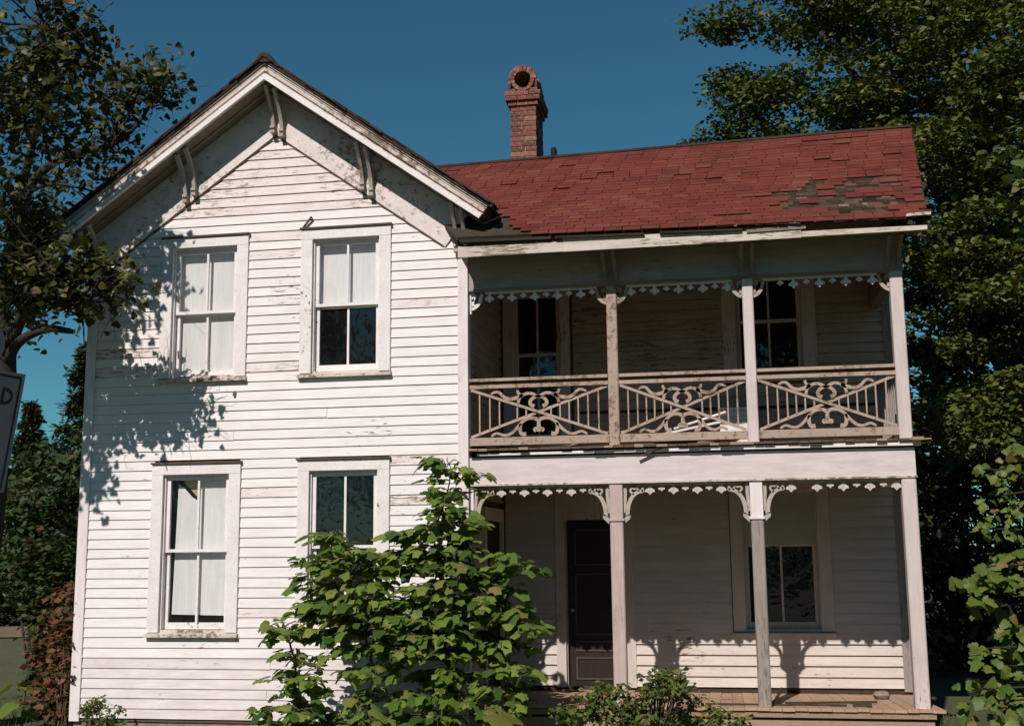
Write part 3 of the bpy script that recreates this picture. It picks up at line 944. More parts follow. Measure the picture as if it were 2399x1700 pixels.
# --- eave of the porch -----------------------------------------------------
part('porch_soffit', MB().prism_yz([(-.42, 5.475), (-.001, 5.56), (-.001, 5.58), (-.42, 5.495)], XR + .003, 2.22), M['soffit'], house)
for (a, b, z0, z1, y0) in ((XR - .02, -1.62, 5.455, 5.58, -.452), (-1.618, -.10, 5.455, 5.60, -.455), (-.098, .95, 5.465, 5.585, -.452), (.952, 2.24, 5.475, 5.535, -.455)):
    part('eave_board', MB().quad_box([(a, y0, z0), (b, y0, z0 + .004), (b, -.421, z0 + .004), (a, -.421, z0), (a, y0, z1), (b, y0, z1 + rnd.uniform(-.01, .006)), (b, -.421, z1), (a, -.421, z1)]), M['rake_x'], house)
for (a, b, t) in ((XR + .01, -1.75, .03), (-1.70, -.72, .022), (-.55, .33, .02)):
    part('gutter_board', MB().quad_box([(a, -.50, ze(a) - .055), (b, -.49, ze(b) - .06), (b, -.43, ze(b) - .06), (a, -.43, ze(a) - .055),
                                        (a, -.51, ze(a) - .055 + t), (b, -.495, ze(b) - .06 + t), (b, -.43, ze(b) - .06 + t), (a, -.43, ze(a) - .055 + t)]), M['wood_dark'], house)
part('broken_board', MB().beam((.38, -.465, 5.575), (1.0, -.46, 5.585), .012, .05, (0, 0, 1)), M['soffit'], house)
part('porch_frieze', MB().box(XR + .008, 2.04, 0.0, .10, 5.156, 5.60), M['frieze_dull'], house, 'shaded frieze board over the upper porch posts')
part('frieze_moulding', MB().box(XR + .008, 2.05, -.016, -.001, 5.156, 5.18), M['soffit'], house)
part('side_frieze', MB().box(1.93, 2.035, .101, YB - .03, 5.156, 5.80), M['soffit'], house)
for xc in (-1.14, .375, 1.93):
    for dx in (-.06, .06):
        b = MB()
        zt = 5.47
        b.stroke([(-.36, 5.478), (-.30, 5.44), (-.20, 5.40), (-.09, 5.33), (-.035, 5.20)], [.05, .05], xc + dx - .02, xc + dx + .02, 'yz')
        part('eave_bracket', b, M['soffit'], house)
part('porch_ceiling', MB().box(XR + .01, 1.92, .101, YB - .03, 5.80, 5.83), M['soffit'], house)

# --- lower entablature, deck and floor ------------------------------------
part('porch_fascia', MB().box(XR + .002, 2.04, 0.0, .12, 2.936, 3.233), M['fascia'], house, 'broad white fascia board between the two porch storeys')
part('fascia_bead', MB().box(XR + .002, 2.05, -.014, .10, 2.915, 2.935), M['rake'], house)
part('fascia_shadow_gap', MB().box(XR + .002, 2.03, .02, .12, 3.234, 3.252), M['wood_dark'], house)  # dark strip standing in for the shade under the crown board
part('crown_board', MB().quad_box([(XR + .10, -.05, 3.253), (2.10, -.06, 3.253), (2.10, .12, 3.253), (XR + .10, .12, 3.253), (XR + .10, -.05, 3.276), (2.10, -.06, 3.30), (2.10, .12, 3.30), (XR + .10, .12, 3.276)]), M['trim'], house)
part('side_fascia', MB().box(1.93, 2.038, .121, YB - .03, 2.915, 3.25), M['trim'], house)
part('fallen_splinter', MB().beam((-.55, -.03, 3.31), (-.88, -.065, 3.20), .01, .035, (0, 1, 0)), M['wood'], house)
deck = part('deck_frame', MB().box(XR + .01, 2.02, .121, YB - .03, 3.12, 3.30), M['wood'], house)
x = XR + .012
while x < 2.06:
    w = rnd.uniform(.10, .135)
    y0 = -.075 - rnd.uniform(0, .05)
    part('floor_board', MB().box(x, min(x + w - .006, 2.12), y0, YB - .03, 3.303 + rnd.uniform(-.003, .003), 3.332 + rnd.uniform(-.006, .004)), M['wood'] if rnd.random() < .6 else M['wood_tan'], deck)
    x += w
part('floor_edge', MB().box(1.98, 2.20, -.10, .06, 3.308, 3.322), M['wood_tan'], deck)
pf = part('porch_floor', MB().box(XR + .01, 2.06, .06, YB - .03, .36, .42), M['wood_dark'], house)
zf = lambda y: .556 - .05 * (y + .1)
x = XR + .012
while x < 2.06:
    w = rnd.uniform(.115, .135)
    j = rnd.uniform(-.004, .004)
    a, b, y0, y1 = x, x + w - .004, -.12 - rnd.uniform(0, .01), YB - .01
    part('floor_board', MB().quad_box([(a, y0, zf(y0) - .03 + j), (b, y0, zf(y0) - .03 + j), (b, y1, zf(y1) - .03 + j), (a, y1, zf(y1) - .03 + j),
                                       (a, y0, zf(y0) + j), (b, y0, zf(y0) + j), (b, y1, zf(y1) + j), (a, y1, zf(y1) + j)]), M['floor_board'], pf)
    x += w
part('floor_nosing', MB().box(XR + .01, 2.07, -.10, -.05, .462, .519), M['wood_tan'], pf)
part('floor_shadow_gap', MB().box(XR + .01, 2.04, -.06, -.02, .43, .461), M['wood_dark'], pf)  # dark strip painted in for the shaded gap below the nosing
part('porch_skirt', MB().box(XR + .01, 2.05, -.085, -.05, .08, .43), M['wood_tan'], pf)
part('porch_skirt', MB().box(2.02, 2.05, -.049, YB, .08, .43), M['wood_tan'], pf)

# --- posts -----------------------------------------------------------------
def octo(mb, x, y, w, z0, z1, ch, w2=None):
    h, h2 = w / 2, (w2 or w) / 2
    ring = lambda r: [(-r + ch, -r), (r - ch, -r), (r, -r + ch), (r, r - ch), (r - ch, r), (-r + ch, r), (-r, r - ch), (-r, -r + ch)]
    n = len(mb.v)
    mb.v += [(x + a, y + b, z0) for a, b in ring(h)] + [(x + a, y + b, z1) for a, b in ring(h2)]
    mb.f.append(tuple(n + i for i in range(7, -1, -1))); mb.f.append(tuple(n + 8 + i for i in range(8)))
    for i in range(8):
        j = (i + 1) % 8
        mb.f.append((n + i, n + j, n + 8 + j, n + 8 + i))
    mb.mi += [0] * 10
PX = (-1.14, .375, 1.962)
def spandrel(parent, xe, zt, s, mat):
    b = MB()
    y0, y1 = .045, .075
    P = lambda L: [(xe + s * u, zt + v) for u, v in L]
    b.stroke(P([(.225, -.085), (.17, -.09), (.11, -.13), (.065, -.21), (.045, -.31), (.05, -.35)]), [.035, .05], y0, y1)
    b.stroke(P([(.05, -.34), (.062, -.365), (.035, -.385), (.0, -.42)]), [.04, .05], y0, y1)
    b.stroke(P([(.225, .0), (.215, -.05), (.225, -.095)]), .028, y0, y1)
    b.stroke(P([(.02, -.01), (.03, -.10), (.02, -.2), (.01, -.32)]), .035, y0, y1)
    b.stroke(P([(.12, -.12), (.075, -.08), (.10, -.045), (.14, -.06)]), .022, y0, y1)
    b.stroke(P([(.18, -.09), (.15, -.04), (.19, -.015)]), .02, y0, y1)
    return part('spandrel_bracket', b, mat, parent)
def curl(parent, xe, zt, s, mat):
    b = MB()
    P = lambda L: [(xe + s * u, zt + v) for u, v in L]
    b.stroke(P([(0, -.19), (.05, -.17), (.095, -.12), (.11, -.05), (.12, -.02)]), [.05, .026], .045, .072)
    b.stroke(P([(.0, -.10), (.03, -.08), (.05, -.05), (.03, -.03)]), .024, .045, .072)
    b.box(xe if s > 0 else xe - .03, xe + .03 if s > 0 else xe, .045, .072, zt - .17, zt)
    return part('curl_bracket', b, mat, parent)
LM = (M['post_pink'], M['post_grey'], M['corner'])
UM = (M['porch_trim'], M['corner'], M['corner'])
for i, x in enumerate(PX):
    w = (.145, .135, .150)[i]
    b = MB(); octo(b, x, .075, w, zf(.07) + .002, 2.50 if i < 2 else 2.913, .012)
    p = part('porch_post', b, LM[i], house, ('pinkish lower porch post beside the door', 'grey weathered lower porch post in front of the shaded window', 'white lower corner post')[i])
    if i < 2:
        c = MB(); octo(c, x, .075, w + .002, 2.502, 2.913, .006)
        octo(c, x, .075, w + .03, 2.505, 2.53, .006)
        part('capital_block', c, LM[i] if i == 0 else M['trim_v'], p)
        spandrel(p, x - w / 2, 2.913, -1, M['bracket']); spandrel(p, x + w / 2, 2.913, 1, M['bracket'])
    b = MB(); octo(b, x, .065, .118 if i < 2 else .135, 3.334, 5.154, .010)
    q = part('porch_post', b, UM[i], house, ('tan upper porch post nearest the gable', 'whitish upper porch post in the middle', 'upper corner post of the porch')[i])
    curl(q, x - .06, 5.154, -1, M['porch_trim'])
    if i < 2: curl(q, x + .06, 5.154, 1, M['porch_trim'])
wl = MB().box(XR + .009, XR + .045, .03, .10, 2.45, 2.913)
hp = part('half_post', wl, M['trim_v'], house)
spandrel(hp, XR + .045, 2.913, 1, M['bracket'])
wl = MB().box(XR + .009, XR + .03, .03, .10, 4.9, 5.154)
hp2 = part('half_post', wl, M['trim_v'], house)
curl(hp2, XR + .03, 5.154, 1, M['trim'])

# --- scalloped trim --------------------------------------------------------
PEN = [(-.018, 0), (-.016, -.03), (-.052, -.052), (-.055, -.075), (-.028, -.078), (0, -.108), (.028, -.078), (.055, -.075), (.052, -.052), (.016, -.03), (.018, 0)]
pb = MB().prism_xz([(x, z) for x, z in PEN], 0, .022)
ps = MB().prism_xz([(x * .68, z * .66) for x, z in PEN], 0, .022)
def trim_run(x0, x1, z, mat):
    st = part('scalloped_trim', MB().box(x0 - .05, x1 + .05, .046, .068, z - .026, z - .001), mat, house)
    me = [pb.mesh('pendant', mat), ps.mesh('pendant', mat)]
    n = max(2, int(round((x1 - x0) / .135)))
    for k in range(n + 1):
        if rnd.random() < .05: continue
        o = link('pendant', me[k % 2], st)
        o.location = (x0 + (x1 - x0) * k / n, .046, z - .022)
        o.rotation_euler = (0, rnd.uniform(-.03, .03), 0)
for (a, b) in ((XR + .36, PX[0] - .37), (PX[0] + .37, PX[1] - .37), (PX[1] + .37, PX[2] - .12)):
    trim_run(a, b, 2.915, M['casing'])
for (a, b) in ((XR + .24, PX[0] - .22), (PX[0] + .22, PX[1] - .22), (PX[1] + .22, PX[2] - .24)):
    trim_run(a, b, 5.156, M['trim'])

# --- railings --------------------------------------------------------------
def railing(x0, x1, first=True):
    mt = M['porch_trim']
    z0, z1 = 3.46, 4.022
    r = MB()
    r.box(x0, x1, -.015, .085, 4.10, 4.135)
    r.box(x0, x1, .012, .058, 4.022, 4.064)
    r.box(x0, x1, .005, .065, 3.372, 3.46)
    ra = part('porch_railing', r, mt, house)
    part('rail_shadow_gap', MB().box(x0, x1, .025, .05, 4.0645, 4.0995), M['wood'], ra)  # dark strip standing in for the shaded gap under the handrail
    xc, hw, hh = (x0 + x1) / 2, (x1 - x0) / 2, z1 - z0
    for s in (-1, 1):
        part('diagonal_brace', MB().beam((xc - s * hw * .985, .035 + s * .009, z0 + .012), (xc + s * hw * .985, .035 + s * .009, z1 - .012), .018, .03, (0, 1, 0) if False else (0, 0, 1)), mt, ra)
    for u in (-.86, -.71, -.57, -.44, -.31, -.18, .18, .31, .44, .57, .71, .86):
        a = abs(u)
        if rnd.random() < .04: continue
        part('baluster', MB().box(xc + u * hw - .008, xc + u * hw + .008, .028, .044, z0 + hh * (.5 - .5 * a) + .008, z0 + hh * (.5 + .5 * a) - .008), mt, ra)
    up, lo = MB(), MB()
    for s in (-1, 1):
        P = lambda L: [(xc + s * u * hw, z0 + v * hh) for u, v in L]
        y0, y1 = .020, .042
        up.stroke(P([(0, .82), (.07, .79), (.125, .72), (.115, .64), (.06, .61)]), [.03, .045], y0, y1)
        up.stroke(P([(0, .80), (.10, .885), (.20, .87), (.275, .80), (.295, .68)]), [.035, .03], y0, y1)
        up.stroke(P([(.24, .84), (.29, .88), (.305, .95)]), [.035, .025], y0, y1)
        up.stroke(P([(.22, .85), (.32, .79), (.43, .77), (.51, .82), (.565, .92), (.63, .93), (.69, .885)]), [.045, .022], y0, y1)
        lo.stroke(P([(0, .33), (.06, .375), (.16, .375), (.245, .30), (.32, .17), (.41, .06), (.50, .035), (.58, .08), (.63, .085), (.69, .03)]), [.04, .024], y0, y1)
        lo.stroke(P([(.26, .27), (.275, .14), (.245, .045), (.18, .06)]), [.035, .045], y0, y1)
        lo.stroke(P([(0, .15), (.05, .17), (.07, .14), (.045, .10)]), [.04, .02], y0, y1)
        lo.stroke(P([(.0, .35), (.0, .10)]), [.035, .05], y0 + .001 * (s + 2), y1 + .001 * s)
    part('upper_scroll', up, mt, ra)
    part('lower_scroll', lo, mt, ra)
railing(XR + .01, PX[0] - .062)
railing(PX[0] + .062, PX[1] - .062)
railing(PX[1] + .062, PX[2] - .07)
sr = MB()
sr.box(1.93, 1.99, .14, YB - .04, 4.10, 4.135); sr.box(1.94, 1.98, .14, YB - .04, 3.37, 3.44)
side_rail = part('side_railing', sr, M['post_grey'], house)
for k in range(14):
    part('baluster', MB().box(1.952, 1.968, .22 + k * .135, .236 + k * .135, 3.44, 4.10), M['post_grey'], side_rail)

# --- chimney ---------------------------------------------------------------
CX0, CX1, CY0, CY1 = -2.645, -2.295, 2.12, 2.76
core = MB().box(CX0 + .012, CX1 - .012, CY0 + .012, CY1 - .012, 6.9, 8.42)
chim = part('chimney', core, M['mortar'], house)
bm = {}
def brick(x0, x1, y0, y1, z0, z1):
    key = (round(x1 - x0, 2), round(y1 - y0, 2), round(z1 - z0, 3))
    if key not in bm:
        a, b, c = key[0] / 2, key[1] / 2, key[2] / 2
        bm[key] = MB().quad_box([(-a, -b, -c), (a, -b * .99, -c * .96), (a * .99, b, -c), (-a, b, -c * .97), (-a * .99, -b, c * .97), (a, -b, c), (a, b, c * .96), (-a, b, c)]).mesh('brick', M['brick'])
    o = link('brick', bm[key], chim)
    o.location = ((x0 + x1) / 2 + rnd.uniform(-.003, .003), (y0 + y1) / 2 + rnd.uniform(-.003, .003), (z0 + z1) / 2)
    o.rotation_euler = (rnd.uniform(-.015, .015), rnd.uniform(-.02, .02), rnd.uniform(-.02, .02))
def course(z0, z1, g, odd):
    x0, x1, y0, y1 = CX0 - g, CX1 + g, CY0 - g, CY1 + g
    m_ = .008; t = .09
    n = 2
    w = (x1 - x0)
    brk = [x0, x0 + w * (.42 if odd else .58), x1] if g < .03 else [x0, x0 + w * (.30 if odd else .36), x0 + w * (.68 if odd else .62), x1]
    for a, b in zip(brk[:-1], brk[1:]):
        brick(a, b - m_ if b < x1 else b, y0, y0 + t, z0, z1 - m_)
        brick(a, b - m_ if b < x1 else b, y1 - t, y1, z0, z1 - m_)
    L = (y1 - t - m_) - (y0 + t + m_)
    for k in range(3):
        f0, f1 = ((0, .42, .8, 1) if odd else (0, .25, .62, 1))[k:k + 2]
        for xa in (x0, x1 - t):
            brick(xa, xa + t, y0 + t + m_ + L * f0, y0 + t + m_ + L * f1 - m_ * .8, z0, z1 - m_)
zc, k = 7.28, 0
while zc < 8.19:
    course(zc, zc + .072, 0.0, k % 2); zc += .072; k += 1
for g in (.03, .065, .07):
    course(zc, zc + .066, g, k % 2); zc += .066; k += 1
ZC = zc                                                # springing of the arched hood
AX, AZ, RI, RO = (CX0 + CX1) / 2 - .005, ZC + .185, .118, .202
hood = MB()
for (y0, y1) in ((CY0 + .10, CY1 + .0),):
    for k in range(20):
        a0, a1 = math.pi * k / 20, math.pi * (k + 1) / 20
        c = [(AX + math.cos(a) * r_, y, AZ + math.sin(a) * r_) for y in (y0, y1) for a, r_ in ((a0, RI + .02), (a1, RI + .02), (a1, RO - .012), (a0, RO - .012))]
        hood.quad_box([c[0], c[1], c[5], c[4], c[3], c[2], c[6], c[7]])
    hood.box(AX - RO + .012, AX - RI - .02, y0, y1, ZC, AZ); hood.box(AX + RI + .02, AX + RO - .012, y0, y1, ZC, AZ)
part('hood_core', hood, M['mortar'], chim)
part('flue', MB().box(AX - RI - .02, AX + RI + .02, CY1 - .12, CY1 - .02, ZC, AZ + RI + .02).box(AX - RI - .02, AX + RI + .02, CY0 + .1, CY1 - .1, ZC - .02, ZC + .004), M['soot'], chim)
for (y0, y1) in ((CY0 - .01, CY0 + .09), (CY0 + .17, CY0 + .27), (CY0 + .275, CY0 + .37), (CY0 + .38, CY0 + .47), (CY1 - .16, CY1 - .07), (CY1 - .06, CY1 + .01)):
    nv = 16
    for k in range(nv):
        a0, a1 = 2 * math.pi * k / nv + .025, 2 * math.pi * (k + 1) / nv - .025
        if y0 > CY0 + .1 and k >= nv // 2: continue
        b = MB()
        jit = rnd.uniform(-.008, .008)
        ro = RO + jit if k < nv // 2 else .165
        c = [(AX + math.cos(a) * r_, y, AZ + math.sin(a) * r_) for y in (y0 + jit, y1) for a, r_ in ((a0, RI + jit), (a1, RI + jit), (a1, ro), (a0, ro))]
        b.quad_box([c[0], c[1], c[5], c[4], c[3], c[2], c[6], c[7]])
        part('brick', b, M['brick'], chim)
    for k in range(3):
        za, zb = ZC + k * .0615, ZC + k * .0615 + .054
        for s in (-1, 1):
            lo, hi = sorted((AX + s * RO, AX + s * (.168 if y0 < CY0 + .1 and k < 3 else .12)))
            if k == 0: lo, hi = sorted((AX + s * RO, AX + s * .10))
            brick(lo, hi, y0 + .004, y1, za, zb)
brick(AX - .07, AX + .0, CY0 - .01, CY0 + .09, ZC, ZC + .058)

# ------------------------------------------------------------------ plants
def limb(mb, pts, r0, r1, sides=7, wig=.0):
    P = smooth(pts, 2)
    P = [(x + rnd.uniform(-wig, wig), y + rnd.uniform(-wig, wig), z + rnd.uniform(-wig, wig)) for x, y, z in P]
    n = len(P)
    mb.tube(P, [r0 + (r1 - r0) * i / (n - 1) for i in range(n)], sides)
def twigs(mb, origin, targets, r=.012):
    for c in targets:
        o = Vector(origin); c = Vector(c)
        mid = (o + c) / 2 + Vector((rnd.uniform(-.2, .2), rnd.uniform(-.2, .2), rnd.uniform(-.05, .25)))
        limb(mb, [o, mid, c], r, r * .3, 4, .02)

# --- the tree at the left edge, its boughs reaching in front of the gable --
LEFT = [(-7.56,-1.07,8.65),(-7.38,-0.99,8.51),(-7.39,-0.63,8.46),(-7.65,-0.80,8.43),(-7.65,-0.51,8.31),(-7.69,-1.38,7.78),(-7.76,-1.63,7.58),(-7.63,-0.96,7.80),(-7.46,-0.61,8.01),(-7.97,0.90,8.78),(-7.61,0.78,8.60),(-7.37,1.18,8.85),(-7.08,0.53,8.34),(-7.25,1.10,8.43),(-7.35,0.70,8.34),(-7.70,-1.18,7.48),(-7.59,-0.64,7.63),(-7.88,0.63,8.21),(-7.61,0.91,8.29),(-7.64,-1.73,7.13),(-7.57,-1.49,6.81),(-7.66,-0.76,7.13),(-7.36,-0.61,7.27),(-7.74,0.72,8.02),(-7.62,-1.71,6.59),(-7.65,-1.04,6.71),(-7.53,-1.65,6.26),(-8.72,0.79,7.05),(-8.35,0.76,7.31),(-8.19,1.11,7.66),(-7.76,1.01,7.77),(-7.78,-1.40,6.00),(-7.71,-1.02,6.06),(-8.64,0.88,6.83),(-7.74,-1.10,5.73),(-8.54,0.52,6.26),(-7.65,-1.55,5.42),(-6.83,-1.37,5.37),(-6.69,-1.25,5.29),(-6.33,-1.47,5.15),(-6.24,-1.32,5.11),(-6.64,-1.36,5.04),(-6.45,-1.37,4.91),(-6.94,-1.42,5.22),(-7.30,-1.26,5.27),(-7.45,-1.51,5.17),(-6.93,-1.33,4.92),(-7.71,-0.76,5.13),(-7.63,-1.50,5.04),(-8.09,1.08,7.40),(-7.71,-1.52,6.96),(-7.48,-1.40,7.04),(-7.60,-1.77,6.18),(-8.33,0.56,7.01),(-7.81,-1.05,6.26),(-7.88,-2.05,7.76),(-7.93,-2.33,6.92),(-7.92,-2.01,6.41),(-7.85,-2.52,5.68),(-7.72,-2.13,5.51),(-7.81,-2.22,8.47),(-7.73,-1.42,8.87),(-7.67,-2.97,7.70),(-7.81,-2.15,4.95),(-7.83,-1.80,6.87),(-7.66,-2.05,6.04)]
lt = empty('broadleaf_tree', (-9.6, 1.0, 0), 'dark sparse broadleaf tree at the left edge reaching over the gable eave', 'tree')
tb = MB()
limb(tb, [(-9.75, 1.0, -.2), (-9.55, 1.0, 2.2), (-9.38, 1.0, 4.4), (-9.42, .98, 5.2), (-9.75, .95, 6.3), (-10.3, .8, 8.0), (-10.7, .6, 10)], .33, .06, 10, .02)
limb(tb, [(-9.28, 1.0, 4.75), (-8.90, .6, 4.95), (-8.24, .2, 5.02), (-7.58, -.3, 4.84)], .085, .03, 7)
limb(tb, [(-9.22, .95, 5.0), (-8.86, .6, 5.26), (-7.99, -.4, 5.30), (-7.23, -1.0, 4.95), (-6.52, -1.6, 4.92)], .10, .02, 7)
limb(tb, [(-9.42, .98, 5.2), (-9.2, .85, 6.3), (-9.0, .75, 7.1), (-8.44, .7, 7.47), (-7.80, .75, 7.53), (-7.41, .8, 7.85), (-7.18, .9, 8.47)], .09, .012, 7)
limb(tb, [(-9.42, .98, 5.2), (-9.05, .6, 6.3), (-8.53, 0, 7.01), (-7.69, -.9, 7.72), (-7.65, -1.1, 8.16), (-7.7, -1.2, 8.66)], .08, .015, 7)
limb(tb, [(-9.2, .8, 6.2), (-8.9, .5, 6.85), (-8.35, .3, 6.96), (-7.66, .2, 6.74)], .045, .01, 6)
limb(tb, [(-9.6, .95, 6.0), (-9.3, -.6, 7.2), (-8.7, -1.7, 7.6)], .07, .02, 6)
limb(tb, [(-7.23, -1.0, 4.95), (-6.8, -1.4, 4.75), (-6.72, -1.5, 4.45)], .02, .006, 5)
BAND = [(round(x - .2 * t, 2), -t, round(z + .88 * t, 2)) for x, z, t in ((-7.52, 4.9, 1.05), (-7.35, 4.95, 1.15), (-7.5, 4.55, 1.1), (-7.28, 4.6, 1.2), (-7.46, 4.25, 1.2), (-7.25, 4.2, 1.2), (-7.42, 3.95, 1.25), (-7.5, 5.15, 1.0), (-6.74, 5.95, 1.95), (-6.72, 5.7, 2.0), (-6.72, 5.4, 2.0), (-6.95, 4.05, 1.4), (-6.6, 3.95, 1.5), (-6.3, 3.95, 1.5))]
LEFT += BAND
tw = MB()
for c in LEFT:
    c = Vector(c)
    hub = min([Vector(h) for h in ((-8.53, 0, 7.01), (-8.44, .7, 7.47), (-7.8, .75, 7.53), (-7.69, -.9, 7.72), (-7.6, -.8, 5.15), (-6.9, -1.3, 4.95), (-7.66, -1.15, 8.3), (-8.35, .3, 6.96), (-8.4, -.1, 5.1), (-9.1, .75, 6.5))], key=lambda h: (h - c).length)
    mid = (hub + c) / 2 + Vector((rnd.uniform(-.12, .12), rnd.uniform(-.12, .12), rnd.uniform(-.02, .2)))
    limb(tw, [hub, mid, c], .016, .006, 5, .02)
    for _ in range(9):
        o = mid.lerp(c, rnd.uniform(.3, 1.0))
        e = c + Vector((rnd.gauss(0, .24), rnd.gauss(0, .24), rnd.gauss(0, .22)))
        limb(tw, [o, (o + e) / 2 + Vector((rnd.uniform(-.06, .06), 0, rnd.uniform(-.06, .06))), e], .006, .002, 4, .012)
part('twigs', tw, M['twig_dark'], lt, kind='stuff')
part('trunk', tb, M['bark'], lt, sm=True)
P = []
for c in LEFT:
    thin = 120 if c in BAND else 22 if c[0] > -6.55 and c[2] < 5.5 else 34 if 5.5 < c[2] < 7.1 else 90
    k = int(thin * nr.uniform(.7, 1.2))
    P.append(np.asarray(c) + nr.normal(0, 1, (k, 3)) * np.array([.17, .19, .15]))
P = np.concatenate(P)
extra = nr.uniform(0, 1, (4500, 3)) * np.array([3.2, 3.6, 5.5]) + np.array([-12.3, -1.8, 4.9])
P = np.concatenate([P, extra])
n = len(P)
link('crown', leaf_mesh('crown', *LOBED[0], P, rand_dirs(n, .4) + np.array([0, 0, -.5]), up_normals(n, .55, (-.1, -.5, .75)), .088 * nr.uniform(.6, 1.4, n), M['leaf_left']), lt)

